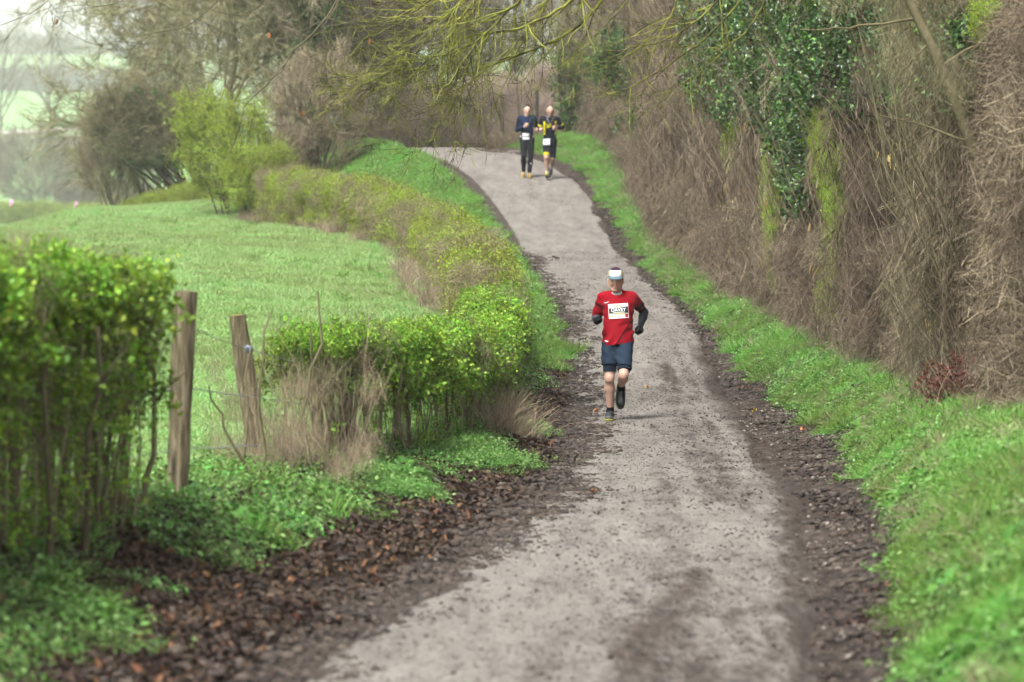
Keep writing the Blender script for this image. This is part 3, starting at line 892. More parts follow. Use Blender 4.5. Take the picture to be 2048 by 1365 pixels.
tag(scatter('leaf_litter', 'litter', P, .95, d=.23, lay=True), 'brown fallen leaves along the foot of the left bank', 'leaf litter')
P = np.r_[spread(420, lambda y: fRR(y) + .2, lambda y: fR(y) + .1, 15, 75), spread(120, lambda y: fL(y) - .1, lambda y: fL(y) + .5, 56, 100)]
tag(scatter('stray_litter', 'litter', P, .55, lay=True), 'stray brown leaf scraps on the muddy shoulders', 'leaf litter')
# mud clods and flints
ck = lambda c, w: (lambda x, y: np.exp(-((x - c(y)) / w) ** 2))
P = np.r_[spread(22000, lambda y: fL(y) - .2, lambda y: fRL(y) + .25, 14, 75, lambda x, y: np.exp(-((x - (fL(y) * .35 + fRL(y) * .65 - .05)) / (.18 + .42 * (fRL(y) - fL(y)))) ** 2)),
          spread(22000, lambda y: fRR(y) - .1, lambda y: fM(y) + .3, 14, 85, ck(lambda y: fRR(y) * .1 + fM(y) * .9, .24))]
P[:, 2] = surf(P[:, 0], P[:, 1])
tag(scatter('mud_clods', 'clod', P, np.clip(rng.lognormal(-.05, .25, len(P)), .5, 1.6), d=.24, lay=True), 'dark churned mud crumbs along both shoulders of the road', 'mud')
y = U(14, 75, 9000); x = fRL(y) + (fRR(y) - fRL(y)) * np.where(U(0, 1, 9000) < .35, U(0, .97, 9000), np.clip(rng.normal(.68, .13, 9000), .0, .97))
P = np.stack([x, y, surf(x, y) + .002], 1)
tag(scatter('road_crumbs', 'crumb', P, np.clip(rng.lognormal(-.05, .25, len(P)), .4, 1.6), d=.34, lay=True), 'dark mud crumbs lying on the worn road surface', 'mud')
P_g = np.r_[spread(3000, lambda y: fRR(y) + .05, lambda y: fM(y) + .05, 15, 66), spread(800, lambda y: fL(y), lambda y: fRL(y) - .3, 15, 66)]
P = P_g; P[:, 2] = surf(P[:, 0], P[:, 1])
tag(scatter('gravel', 'stone', P, .9, d=.36, lay=True), 'pale flint gravel in the muddy right shoulder', 'gravel')

y = U(14, 70, 5000); x = fRL(y) - .2 + (fM(y) - fRL(y) + .2) * U(0, 1, 5000)
P = np.stack([x, y, surf(x, y) + .001], 1)
tag(scatter('road_grit', 'grit', P, .9, d=.8, lay=True), 'fine pale grit scattered over the whole road', 'grit')
HAZE = 0.0003
# ------------------------------------------------------------------ hedges, shrubs, trees
def along(path, n, seed_w=1.0, jitter=0):
    """random positions along a polyline (rows X, Y, height, width): returns X, Y, h, w, nx, ny, s"""
    path = np.asarray(path, float)
    seg = np.linalg.norm(np.diff(path[:, :2], axis=0), axis=1)
    d = np.r_[0, np.cumsum(seg)]
    s = U(0, d[-1], n)
    g = [np.interp(s, d, path[:, k]) for k in range(path.shape[1])]
    e = .15
    tx = np.interp(s + e, d, path[:, 0]) - np.interp(s - e, d, path[:, 0])
    ty = np.interp(s + e, d, path[:, 1]) - np.interp(s - e, d, path[:, 1])
    l = np.hypot(tx, ty) + 1e-9
    return g, -ty / l, tx / l, s

def hedge_pts(path, n, hlo=0, hhi=1, power=1.0, shell=0.0, topn=.12):
    g, nx, ny, s = along(path, n)
    X, Y, h, w = g[:4]
    lat = U(-.5, .5, n)
    if shell:
        lat = np.sign(lat) * .5 * np.abs(lat * 2) ** shell
    x = X + nx * lat * w; y = Y + ny * lat * w
    f = hlo + (hhi - hlo) * U(0, 1, n) ** power
    z = ground_z(X, Y) + f * h * (1 + topn * (fbm(s * .9, s * 0, 7) - .5) * 2)
    return np.stack([x, y, z], 1), f, s

def bent_stem(p0, p1, r0, r1, wig=.03, K=8):
    t = np.linspace(0, 1, K)[:, None]
    P = p0 + (p1 - p0) * t
    w = np.cumsum(rng.normal(0, wig, (K, 3)), 0); w -= w[0]
    w[:, 2] *= .3
    L = np.linalg.norm(p1 - p0)
    P = P + w * L * np.sin(np.pi * np.clip(t * .9, 0, 1)) * 1.2
    return P, np.linspace(r0, r1, K)

def stem_mesh(paths, sides=6, mat=None, tone=None):
    A = Acc()
    for P, R in paths:
        V, F = vec_tubes(P[None], R[None], sides)
        A.add(V, F, U(.15, .75) if tone is None else tone, 0)
    return A.mesh('stem', [mat or M_twig_olive], True)

def add_stems(root, path, n, r=(.012, .028), hfrac=(.75, 1.0), lean=.15, mat=None, forks=2, side=(-.3, .3)):
    g, nx, ny, s = along(path, n)
    for i in range(n):
        X, Y, h, w = [q[i] for q in g[:4]]
        lat = U(*side) * w
        x, y = X + nx[i] * lat, Y + ny[i] * lat
        z = gz(x, y) - .05
        hh = h * U(*hfrac)
        p0 = np.array([x, y, z]); p1 = p0 + np.array([U(-lean, lean) * h, U(-lean, lean) * h, hh])
        rr = U(*r)
        P, R = bent_stem(p0, p1, rr, rr * .5, .014)
        ps = [(P, R)]
        for _ in range(forks):
            k = rng.integers(3, 7)
            q1 = P[k] + np.array([U(-.3, .3), U(-.3, .3), U(.15, .5)]) * h * .6
            q1[2] = min(q1[2], z + h)
            ps.append(bent_stem(P[k], q1, R[k] * .7, R[k] * .25, .03, 5))
        link('stem', stem_mesh(ps, 6, mat), root)

# ---- near hedge, left edge of the frame
pth = [(-3.25, 17.0, 1.53, .62), (-2.78, 20.4, 1.53, .60), (-2.47, 22.8, 1.47, .52), (-2.40, 23.25, 1.43, .45)]
r = thing('hedge', (-2.7, 20.8, gz(-2.7, 20.8)), 'clipped leafy hawthorn hedge with bare stems, cut off by the left edge of the photo', 'hedge')
P, f, s = hedge_pts(pth, 6000, .42, .90, 1, 1, .03)
P = P[thin(P, .20)]; P = P[U(0, 1, len(P)) < np.clip((P[:, 2] - .95) * 1.0, .15, .56)]
scatter('foliage', 'haw', P, .95, parent=r)
P, f, s = hedge_pts(pth, 4000, .88, .97, 1, 1, .03)
scatter('clipped_top', 'haw', P, .55, parent=r, d=.14, tint=rng.normal(.25, .3, len(P)))
P, f, s = hedge_pts(pth, 2000, .04, .52, 1.0, 1)
P = P[thin(P, .30)]; P = P[U(0, 1, len(P)) < .62]
scatter('lower_foliage', 'hawthin', P, .75, parent=r)
P, f, s = hedge_pts(pth, 380, .5, .9, .8, 1)
scatter('twigs', 'twigfineolive', P, .45, parent=r, tint=rng.normal(-.2, .35, len(P)), d=.6)
P, f, s = hedge_pts(pth, 60, .95, 1.0, 1)
scatter('clipped_tips', 'dry', P, .32, parent=r, tint=rng.normal(-.2, .3, len(P)), d=.3)
P, f, s = hedge_pts(pth, 10, .55, .95, 1)
scatter('dead_leaves', 'red', P, .3, parent=r, tint=rng.normal(.7, .3, len(P)))
add_stems(r, pth, 26, (.014, .030), (.8, .95), .08)
add_stems(r, pth, 14, (.014, .028), (.7, .9), .05, None, 2, (-.6, -.3))

# ---- low hedge that follows the road on the left
HP = []
for y, h, wd in [(30.6, 1.04, .42), (32, 1.06, .48), (34, 1.05, .5), (37, 1.0, .5), (41, .92, .55), (46, .86, .55), (52, .82, .6)]:
    HP.append((float(it(y, HDG)) - .1, y, h, wd))
r = thing('hedge', (-.9, 34, gz(-.9, 34)), 'low clipped hawthorn hedge with bare crooked stems along the dark muddy left shoulder', 'hedge')
P, f, s = hedge_pts(HP, 9000, .52, .90, 1, 1, .05)
P = P[thin(P, .20)]
sc_ = np.clip((P[:, 1] - 30.2) / 4, .3, 1)
P = P[U(0, 1, len(P)) < sc_ * .56]
scatter('foliage', 'haw', P, .80, parent=r, tint=rng.normal(.1, .35, len(P)))
P, f, s = hedge_pts(HP, 8000, .88, .98, 1, 1, .05)
scatter('clipped_top', 'haw', P, .45, parent=r, tint=rng.normal(.25, .4, len(P)), d=.155)
P, f, s = hedge_pts(HP, 5000, .06, .5, 1, 1)
P = P[thin(P, .30)]; P = P[U(0, 1, len(P)) < np.clip(.2 + (P[:, 1] - 36) * .03, .2, .8)]
scatter('lower_foliage', 'hawthin', P, .62, parent=r)
P, f, s = hedge_pts(HP, 3000, .4, .9, .8, 1)
scatter('twigs', 'twigfineolive', P, .38, parent=r, tint=rng.normal(.0, .35, len(P)), d=.6)
P, f, s = hedge_pts(HP, 900, .9, .98, 1)
scatter('clipped_tips', 'dry', P, .25, parent=r, tint=rng.normal(-.3, .3, len(P)), d=.6)
add_stems(r, HP, 36, (.012, .028), (.75, .95), .16)
add_stems(r, HP, 22, (.012, .026), (.7, .9), .12, None, 2, (-.6, -.3))

HP2 = []
for y, h, wd in [(52.5, .9, .7), (58, .88, .75), (64, .85, .85), (70, .85, .95), (76, .9, 1.0), (82, 1.0, 1.0), (88, 1.15, 1.0), (93, 1.25, 1.0), (96.5, 1.25, .9)]:
    HP2.append((float(it(y, HDG)) - .15, y, h, wd))
r = thing('hedge', (-1.0, 70, gz(-1.0, 70)), 'yellow-green hedge in new leaf curving uphill between pasture and grassy bank', 'hedge')
P, f, s = hedge_pts(HP2, 22000, .02, .97, 1, 1)
P = P[thin(P, .27)]
yl = np.clip((fbm(P[:, 1] * .35, P[:, 0], 5) - .3) / .3, 0, 1)
k = U(0, 1, len(P)) < .36 + .42 * yl
scatter('foliage', 'newleaf', P[k], .85, parent=r, tint=1.4 * (fbm(P[k][:, 1] * .8, P[k][:, 2] * 2, 15) - .5) + rng.normal(-.1, .3, k.sum()))
P, f, s = hedge_pts(HP2, 8000, .1, .95, .8, 1)
scatter('twigs', 'twigfine', P, .55, parent=r, tint=rng.normal(.5, .3, len(P)), d=.6)
add_stems(r, HP2, 26, (.012, .025), (.7, .95), .15)

def thin_stems(root, path, n, rad, hf):
    g, nx, ny, s = along(path, n)
    lat = U(-.5, .5, n) * g[3]
    x = g[0] + nx * lat; y = g[1] + ny * lat
    P0 = np.stack([x, y, ground_z(x, y) - .03], 1)
    L = g[2] * U(*hf, n)
    P = arcs(P0, nrm(np.stack([rng.normal(0, .10, n), rng.normal(0, .10, n), np.ones(n)], 1)), L, rng.normal(0, .07, (n, 3)) * L[:, None], 7, .008)
    A = Acc(); V, F = vec_tubes(P, U(*rad, n)[:, None] * np.linspace(1, .55, 7)[None], 5); A.add(V, F, np.repeat(np.clip(rng.normal(.5, .25, n), 0, 1), 35), 0)
    tag(link('thin_stems', A.mesh('thin_stems', [M_twig_olive], True), root), kind='stuff')
near_root = bpy.data.objects['hedge']; low_root = bpy.data.objects['hedge.001']
thin_stems(near_root, [(-3.25, 17.0, 1.45, .7), (-2.78, 20.4, 1.45, .65), (-2.40, 23.25, 1.4, .5)], 130, (.005, .014), (.45, .95))
thin_stems(low_root, HP, 230, (.004, .011), (.45, .95))
# ---- dead stalks and brambles round the leaning post
r = thing('bramble_thicket', (-1.95, 29.3, gz(-1.95, 29.3)), 'tangle of dry straw-coloured bramble stalks around the leaning post in the hedge gap', 'bramble')
n = 110
x = np.r_[rng.normal(-1.75, .24, 70), U(-2.3, -1.2, 40)]; y = U(28.9, 31.2, n)
P0 = np.stack([x, y, ground_z(x, y) - .02], 1)
L = U(.35, 1.15, n)
P = arcs(P0, nrm(rng.normal(0, .22, (n, 3)) * [1, 1, 0] + [0, 0, 1]), L, rng.normal(0, .22, (n, 3)) * L[:, None], 7, .012)
A = Acc(); V, F = vec_tubes(P, U(.0015, .0042, n)[:, None] * np.linspace(1, .45, 7)[None], 4); A.add(V, F, np.repeat(U(.2, 1, n), 28), 0)
tag(link('stalks', A.mesh('stalks', [M_dry], True), r), kind='stuff')
k = rng.integers(0, n, 260)
scatter('twigs', 'dry', P[k, rng.integers(1, 5, 260)], .36, parent=r, d=.42)
for x, yb, h in [(-1.86, 28.6, 1.25), (-2.02, 28.9, .95), (-1.58, 30.2, 1.45), (-1.50, 30.6, 1.1), (-1.35, 30.9, 1.2)]:
    p0 = np.array([x, yb, gz(x, yb) - .03])
    link('stem', stem_mesh([bent_stem(p0, p0 + [U(-.2, .2), U(-.2, .2), h], .018, .007, .04)], 6), r)

# dead grass clump at the far end of that hedge foot
r = thing('straw_clump', (.05, 39.5, gz(.05, 39.5)), 'clump of dead straw-coloured grass leaning from the low hedge towards the road', 'grass clump')
n = 40
P = np.stack([rng.normal(-.08, .12, n), U(37.5, 42, n), np.zeros(n)], 1); P[:, 2] = ground_z(P[:, 0], P[:, 1])
scatter('stalks', 'straw', P, 1.0, parent=r)

# green herb cushions at the road side
for cx, cy, w_, h_, lab in [(-.28, 33.8, .48, .22, 'bright green cow parsley cushion beside the leaf litter below the low hedge'),
                            (.07, 39.8, .36, .18, 'smaller cow parsley cushion at the muddy road edge by the dead grass'),
                            (-1.0, 29.8, .4, .14, 'patch of fresh green herbs in the hedge gap below the dry brambles')]:
    r = thing('herb_cushion', (cx, cy, gz(cx, cy)), lab, 'herb', 'green cushions along the left road edge')
    n = 260
    a = U(0, 6.283, n); q = np.sqrt(U(0, 1, n))
    P = np.stack([cx + np.cos(a) * q * w_, cy + np.sin(a) * q * w_ * 1.6, np.zeros(n)], 1)
    P[:, 2] = ground_z(P[:, 0], P[:, 1]) + h_ * (1 - q ** 2) * U(.2, 1, n)
    scatter('leaves', 'herb', P, .62, parent=r, tint=rng.normal(.25, .3, n), d=.13)
for cx, cy, lab in [(-1.05, 31.0, 'broad glossy dark green leaves at the foot of the low hedge'),
                    (-.86, 31.3, 'pale broad-leaved plant at the edge of the leaf litter'),
                    (-1.75, 24.8, 'tuft of broad leaves on the bank beside the nearer fence post')]:
    r = thing('broad_leaved_plant', (cx, cy, gz(cx, cy)), lab, 'plant', 'broad-leaved plants on the left bank')
    P = np.stack([rng.normal(cx, .10, 6), rng.normal(cy, .18, 6), np.zeros(6)], 1); P[:, 2] = ground_z(P[:, 0], P[:, 1]) + .02
    scatter('leaves', 'dock', P, .75, parent=r)
# sprouting blade tuft on the bank
r = thing('grass_tuft', (-1.52, 24.3, gz(-1.52, 24.3)), 'long-bladed grass tuft standing out of the herbs on the left bank', 'grass tuft')
P = np.stack([rng.normal(-1.52, .06, 7), rng.normal(24.3, .1, 7), np.zeros(7)], 1); P[:, 2] = ground_z(P[:, 0], P[:, 1])
scatter('blades', 'blades', P, 1.25, parent=r)

# ---- fence: posts and wires
def post(base, top, r0, mat, label, group='weathered fence posts in the left hedge', mossy=False, sides=22):
    base = np.asarray(base, float); top = np.asarray(top, float)
    K = 16
    t = np.linspace(0, 1, K)
    P = base + (top - base) * t[:, None]
    R = r0 * (1.06 - .08 * t)
    A = Acc()
    V, F = vec_tubes(P[None], R[None], sides)
    ang = np.tile(np.arange(sides), K)
    V += nrm(V - np.repeat(P, sides, 0)) * (r0 * (.42 * (vnoise(ang * .9, np.repeat(t, sides) * 3, 3) - .5) + .2 * (vnoise(ang * .3, np.repeat(t, sides) * 5, 8) - .5)))[:, None]
    A.add(V, F, .35 + .4 * vnoise(ang * 1.3, np.repeat(t, sides) * 3, 5), 0)
    o = link('fence_post', A.mesh('fence_post', [mat], True), None, None)
    tag(o, label, 'fence post', group)
    # sawn top
    ring = V[-sides:]
    rim = np.r_[ring + (top - base) / np.linalg.norm(top - base) * .004, [ring.mean(0) + (top - base) * .008]]
    A = Acc(); A.add(rim, np.array([[i, (i + 1) % sides, sides] for i in range(sides)]), .55, 0)
    link('sawn_top', A.mesh('sawn_top', [M_topmoss if mossy else mat]), o, (0, 0, 0))
    return o
M_topmoss = flat_mat('mossy_sawn_end', (.20, .11, .035), .9, .1)
pA0, pA1 = PX(352, 1010, 24.5), PX(372, 584, 24.5)
pB0, pB1 = PX(522, 930, 29.6), PX(475, 632, 29.6)
pC0, pC1 = PX(78, 1060, 21.6), PX(92, 640, 21.6)
pD0, pD1 = PX(688, 900, 31.8), PX(694, 735, 31.8)
for p in (pA0, pB0, pC0, pD0):
    p[2] = min(p[2], gz(p[0], p[1])) - .06
post(pA0, pA1, .064, M_post, 'rough round fence post with moss at the end of the near hedge')
post(pB0, pB1, .072, M_post, 'leaning fence post with rust-brown sawn top among dry brambles', mossy=True)
post(pC0, pC1, .075, M_post, 'thick brown fence post half hidden inside the near leafy hedge')
post(pD0, pD1, .055, M_post_dark, 'short dark rotten fence post inside the low hedge')
for i, (fa, fb, fd, lab) in enumerate([(.86, .80, .9, 'top galvanised wire with a strainer between the near post and the leaning post'),
                                       (.58, .50, .55, 'middle barbed wire between the near post and the leaning post'),
                                       (.30, .20, .2, 'lowest barbed wire between the near post and the leaning post')]):
    a, b_, c_, d_ = pC0 + (pC1 - pC0) * fa, pA0 + (pA1 - pA0) * fa, pB0 + (pB1 - pB0) * fb, pD0 + (pD1 - pD0) * fd
    for q in (a, b_, c_, d_): q[1] += .07
    pts = spline([a, b_, (b_ + c_) / 2 - [0, 0, .02], c_, d_], 60)
    V, F = vec_tubes(pts[None], np.full((1, 60), .0032), 5)
    A = Acc(); A.add(V, F, .5)
    o = tag(link('fence_wire', A.mesh('fence_wire', [M_wire], True)), lab, 'wire', 'fence wires in the left hedge')
    if i:
        A = Acc()
        for k in range(4, 58, 3):
            d = rdir(2) * .022
            V, F = vec_tubes(np.stack([pts[[k, k]] - d, pts[[k, k]] + d], 1), np.full((2, 2), .0018), 3); A.add(V, F, .5)
        tag(link('barbs', A.mesh('barbs', [M_wire]), o, (0, 0, 0)), kind='stuff')
    else:
        c = PX(404, 653, 25.0)
        k = int(np.argmin(np.abs(pts[:, 0] - c[0])))
        ax = nrm(pts[k + 1] - pts[k - 1])
        A = Acc()
        for sgn in (-1, 1):
            cc = pts[k] + ax * .022 * sgn
            V, F = vec_tubes(np.stack([cc - ax * .014, cc - ax * .010, cc + ax * .010, cc + ax * .014])[None], np.array([[.012, .032, .032, .012]]), 10)
            A.add(V, F, .5)
        tag(link('wire_strainer', A.mesh('wire_strainer', [flat_mat('strainer_grey', (.10, .12, .14), .45)], True), o, (0, 0, 0)), 'dark grey wire strainer on the top wire')

# ---- tall brown hedge on the right
def RP(y0, y1, off, h, wd, n=14):
    ys = np.linspace(y0, y1, n)
    return [(float(sm(np.array([y]), RHG, 1)[0]) + off, y, h, wd) for y in ys]
def face_y(px):
    ys = np.linspace(34, 104, 400)
    q = 1024 + sm(ys, RHG, 1) * 7680 / ys
    return float(np.interp(-px, -q, ys))
def face_pt(px, py, inn=0.0):
    y = face_y(px) + inn
    return PX(px, py, y)

r = thing('hedge', (3.6, 62, gz(3.6, 62)), 'tall brown hedge of bare fine twigs lining the right side of the road', 'hedge')
pth = RP(36.5, 104, .62, 5.6, .95, 40)
P, f, s = hedge_pts(pth, 30000, .0, 1.0, 1.0, 1, .04)
P = P[thin(P, .66)]; P = P[fbm(P[:, 1] * .9, P[:, 2] * .7, 79) > .40]
patchy = (fbm(P[:, 1] * .22, P[:, 2] * .5, 77) - .5) * 1.3
scatter('twigs', 'twig', P, .92, parent=r, tint=patchy + rng.normal(.0, .3, len(P)))
n = 2600
y = U(36.5, 104, n) ** 1.0; off = np.abs(rng.normal(0, .32, n)); x = sm(y, RHG, 1) + .05 + off
L = U(.9, 3.2, n)
P0 = np.stack([x, y, sm(y, RHG, 2) + U(-.1, 3.4, n)], 1)
Pst = arcs(P0, nrm(np.stack([rng.normal(-.16, .22, n), rng.normal(0, .22, n), np.ones(n)], 1)), L, rng.normal(0, .13, (n, 3)) * L[:, None], 7, .008)
A = Acc(); V, F = vec_tubes(Pst, U(.0028, .0085, n)[:, None] * np.linspace(1, .4, 7)[None], 3); A.add(V, F, np.repeat(np.clip(rng.normal(.6, .28, n), 0, 1), 21), 0)
tag(link('upright_stems', A.mesh('upright_stems', [M_twig], True), r), kind='stuff')
hy = np.arange(36.0, 106, .22); hf = np.linspace(0, 1, 30)  # solid dark sheet added behind the twigs, in place of their shaded depth
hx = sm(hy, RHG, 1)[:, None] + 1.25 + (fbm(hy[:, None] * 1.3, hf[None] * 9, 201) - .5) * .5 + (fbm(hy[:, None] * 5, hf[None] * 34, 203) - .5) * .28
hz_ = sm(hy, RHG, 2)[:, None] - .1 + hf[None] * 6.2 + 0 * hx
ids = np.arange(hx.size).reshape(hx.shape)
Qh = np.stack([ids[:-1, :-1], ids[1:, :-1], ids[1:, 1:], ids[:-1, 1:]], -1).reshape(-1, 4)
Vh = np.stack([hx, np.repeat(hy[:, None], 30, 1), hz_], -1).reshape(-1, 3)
M_backing = tone_mat('dark_hedge_backing', [(0, (.025, .019, .014)), (.5, (.075, .055, .042)), (1, (.15, .115, .085))], .95, .05, 0, .3, 0, noise=.5, nscale=11, bump=1.0)
link('dark_backing', raw_mesh('dark_backing', Vh - np.array(r.location), Qh, None, [M_backing], None, {'tone': fbm(Vh[:, 1] * 3, Vh[:, 2] * 1.2, 207)}, True), r, (0, 0, 0))
pth3 = RP(40, 104, .25, 1.3, .7, 30)
P, f, s = hedge_pts(pth3, 1100, .0, 1.0, 1.3, 1)
scatter('low_twigs', 'twigfine', P, .7, parent=r, tint=rng.normal(.15, .3, len(P)), d=.45)
add_stems(r, RP(37, 100, 1.0, 4.6, .9, 20), 60, (.012, .03), (.7, 1.0), .14)
P, f, s = hedge_pts(RP(38, 66, .12, 4.4, .5, 20), 230, .12, 1.0, 1)
scatter('catkins', 'catkin', P, 1.7, parent=r, up=True)

# section set back with upright hazel rods
r = thing('hazel_stool', (5.0, 38.4, gz(5.0, 38.4)), 'dense sheaf of upright olive hazel rods set back in the brown hedge', 'shrub')
n = 70
xb = U(4.55, 5.5, n); yb = U(36.8, 40.5, n)
for i in range(n):
    p0 = np.array([xb[i], yb[i], gz(xb[i], yb[i]) - .05])
    p1 = p0 + np.array([U(-1.3, -.1), U(-.6, .3), U(2.2, 4.2)])
    link('rod', stem_mesh([bent_stem(p0, p1, U(.012, .022), .005, .02, 8)], 5), r)
P = np.stack([U(4.2, 5.6, 420), U(36.2, 40.5, 420), U(.7, 5, 420)], 1)
scatter('twigs', 'twigfineolive', P, .8, parent=r, tint=rng.normal(-.1, .35, len(P)), d=.62)
P = np.stack([U(4.1, 5.2, 26), U(36.2, 39, 26), U(.9, 4.8, 26)], 1)
scatter('catkins', 'catkin', P, 1.3, parent=r)
# leaning hazel trunk
tp = spline([PX(2060, 540, 35.4), PX(2000, 420, 35.2), PX(1962, 330, 35.1), PX(1930, 255, 35.0), PX(1898, 170, 35.0), PX(1868, 100, 34.9), PX(1836, 40, 34.9), PX(1800, -40, 34.9), PX(1740, -160, 34.9)], 30)
tp = np.r_[[[5.35, 35.9, gz(5.35, 35.9) - .1]], tp]
r = thing('leaning_tree', tp[0], 'slender olive-barked tree leaning left across the brown hedge at upper right', 'tree')
A = Acc(); V, F = vec_tubes(tp[None], np.linspace(.062, .036, len(tp))[None], 10); A.add(V, F, .62)
link('trunk', A.mesh('trunk', [M_twig_olive], True), r)
for k, (dx, dz, L) in [(12, (-.9, .25, .9)), (18, (.6, .6, .8)), (22, (-1, -.1, 1.1)), (26, (.8, .5, .7)), (20, (-.5, -.6, .6))]:
    q = tp[k]
    e = q + nrm(np.array([dx, U(-.3, .3), dz])) * L
    link('branch', stem_mesh([bent_stem(q, e, .016, .005, .04)], 5, None, .5), r)
P = tp[rng.integers(18, 30, 24)] + rng.normal(0, .35, (24, 3))
scatter('crown', 'twigfineolive', P, .45, parent=r, d=.45)

# nearest part of the right hedge
r = thing('hedge', (4.05, 32, gz(4.05, 32)), 'nearest blurred brown hedge end filling the right edge of the photo', 'hedge')
n = 4000
y = U(29.8, 34.8, n); z0 = U(0, 1, n)
x = 4.02 + .0 * y + (1 - np.sin(np.clip(z0 * 1.2, 0, 1) * np.pi) * .45) * .45 + np.abs(rng.normal(0, .30, n)) + (y - 32) * .05 + np.clip(z0 - .55, 0, 1) * .5
P = np.stack([x, y, ground_z(x, y) + .05 + z0 * 4.4], 1)
scatter('twigs', 'twigfine', P, .85, parent=r, tint=rng.normal(.15, .3, n), d=.42)
add_stems(r, [(4.7, 30, 4.2, .5), (4.7, 34.5, 4.2, .5)], 14, (.012, .025), (.7, 1.0), .12)
# dead red leaves and pale stalks caught in the corner
c = PX(1925, 735, 35.6)
r = thing('red_bramble', (c[0], c[1], gz(c[0], c[1])), 'dead reddish bramble leaves with pale stalks at the foot of the brown hedge', 'bramble')
P = np.stack([rng.normal(c[0], .14, 26), rng.normal(c[1], .25, 26), U(.0, .42, 26)], 1); P[:, 2] += ground_z(P[:, 0], P[:, 1])
scatter('leaves', 'red', P, .6, parent=r)
n = 46
P0 = np.stack([rng.normal(c[0] - .1, .18, n), rng.normal(c[1] - .2, .3, n), np.zeros(n)], 1); P0[:, 2] = ground_z(P0[:, 0], P0[:, 1])
P = arcs(P0, nrm(rng.normal(0, .45, (n, 3)) * [1, 1, 0] + [-.25, 0, .8]), U(.3, .8, n), rng.normal(0, .1, (n, 3)), 5)
A = Acc(); V, F = vec_tubes(P, U(.002, .0045, n)[:, None] * np.linspace(1, .5, 5)[None], 3); A.add(V, F, np.repeat(U(.3, 1, n), 15), 0)
tag(link('stalks', A.mesh('stalks', [M_dry]), r), kind='stuff')

# ivy-clad trees in the hedge
def blob_pts(blobs, inn, per=1.0):
    out = []
    for (px, py, rx_, ry_, n) in blobs:
        for _ in range(int(n * per)):
            a = U(0, 6.283); q = math.sqrt(U(0, 1))
            u, v = px + math.cos(a) * q * rx_ * U(.6, 1.5), py + math.sin(a) * q * ry_ * U(.8, 1.25)
            yy = face_y(min(max(u, 1270), 1930)) + inn + U(-.5, .35) 
            out.append(PX(u, v, yy))
    return np.array(out)
def ivy_tree(basepx, blobs, label, inn=.1, rad=.12):
    yb = face_y(basepx) + 1.0
    xb = (basepx - 1024) / 7680 * yb + .55
    r = thing('ivy_tree', (xb, yb, gz(xb, yb)), label, 'tree', 'ivy-clad trees in the right hedge')
    p0 = np.array([xb, yb, gz(xb, yb) - .1])
    link('trunk', stem_mesh([bent_stem(p0, p0 + [U(-.2, .2), 0, 6.5], rad, rad * .6, .01, 10)], 9, M_twig_olive, .3), r)
    P = blob_pts(blobs, inn)
    scatter('ivy', 'ivy', P, .9, parent=r, d=.29)
    return r
ivy_tree(1540, [(1550, 50, 140, 70, 230), (1470, 60, 60, 60, 60), (1575, 140, 95, 60, 120), (1500, 195, 50, 40, 40), (1600, 230, 45, 55, 50), (1612, 310, 24, 55, 24), (1618, 400, 12, 45, 7), (1660, 40, 120, 60, 80), (1700, 150, 60, 60, 24)],
         'large ivy-clad tree with dark glossy leaves hanging over the middle of the brown hedge')
ivy_tree(1800, [(1740, 60, 60, 60, 70), (1860, 40, 60, 60, 60), (1900, 130, 60, 60, 60), (1830, 150, 40, 50, 34), (1880, 210, 30, 40, 20)],
         'ivy in the top of the brown hedge behind the slender leaning tree', .9)
ivy_tree(1275, [(1240, 130, 40, 60, 40), (1410, 150, 30, 40, 40), (1440, 110, 40, 60, 60), (1270, 240, 20, 30, 16)],
         'ivy patches over the far part of the brown hedge', .1)
# shrubs breaking into leaf in the hedge
for i, (blobs, lab) in enumerate([([(1467, 240, 14, 45, 34), (1462, 300, 12, 40, 20)], 'small yellow-green shrub in new leaf below the ivy, farthest along the brown hedge'),
                                  ([(1545, 300, 13, 40, 26), (1545, 390, 11, 70, 44), (1548, 470, 10, 60, 26), (1550, 540, 8, 40, 9)], 'narrow column of yellow-green new leaves down the brown hedge'),
                                  ([(1640, 260, 26, 40, 34), (1660, 330, 30, 60, 44), (1672, 430, 18, 70, 36), (1668, 520, 18, 60, 22), (1655, 620, 18, 50, 14)], 'broad sprays of new green leaves under the large ivy'),
                                  ([(1975, 40, 30, 26, 10), (2020, 50, 20, 20, 6)], 'few bright new leaves at the top right corner of the hedge')]):
    px = blobs[-1][0]; yb = face_y(min(px, 1900)); xb = (px - 1024) / 7680 * yb
    r = thing('leafing_shrub', (xb + .2, yb + .2, gz(xb + .2, yb + .2)), lab, 'shrub', 'shrubs in new leaf in the brown hedge')
    P = blob_pts([(p_, q_, rx_ * .9, ry_, n_ * 2.2) for p_, q_, rx_, ry_, n_ in blobs], -.25)
    scatter('leaves', 'newleaf', P, .42, parent=r, d=.14, tint=rng.normal(.35, .3, len(P)))
    p0 = np.array(r.location) - [0, 0, .05]
    link('stem', stem_mesh([bent_stem(p0, P[rng.integers(0, len(P))], .014, .006, .02) for _ in range(4)], 5), r)

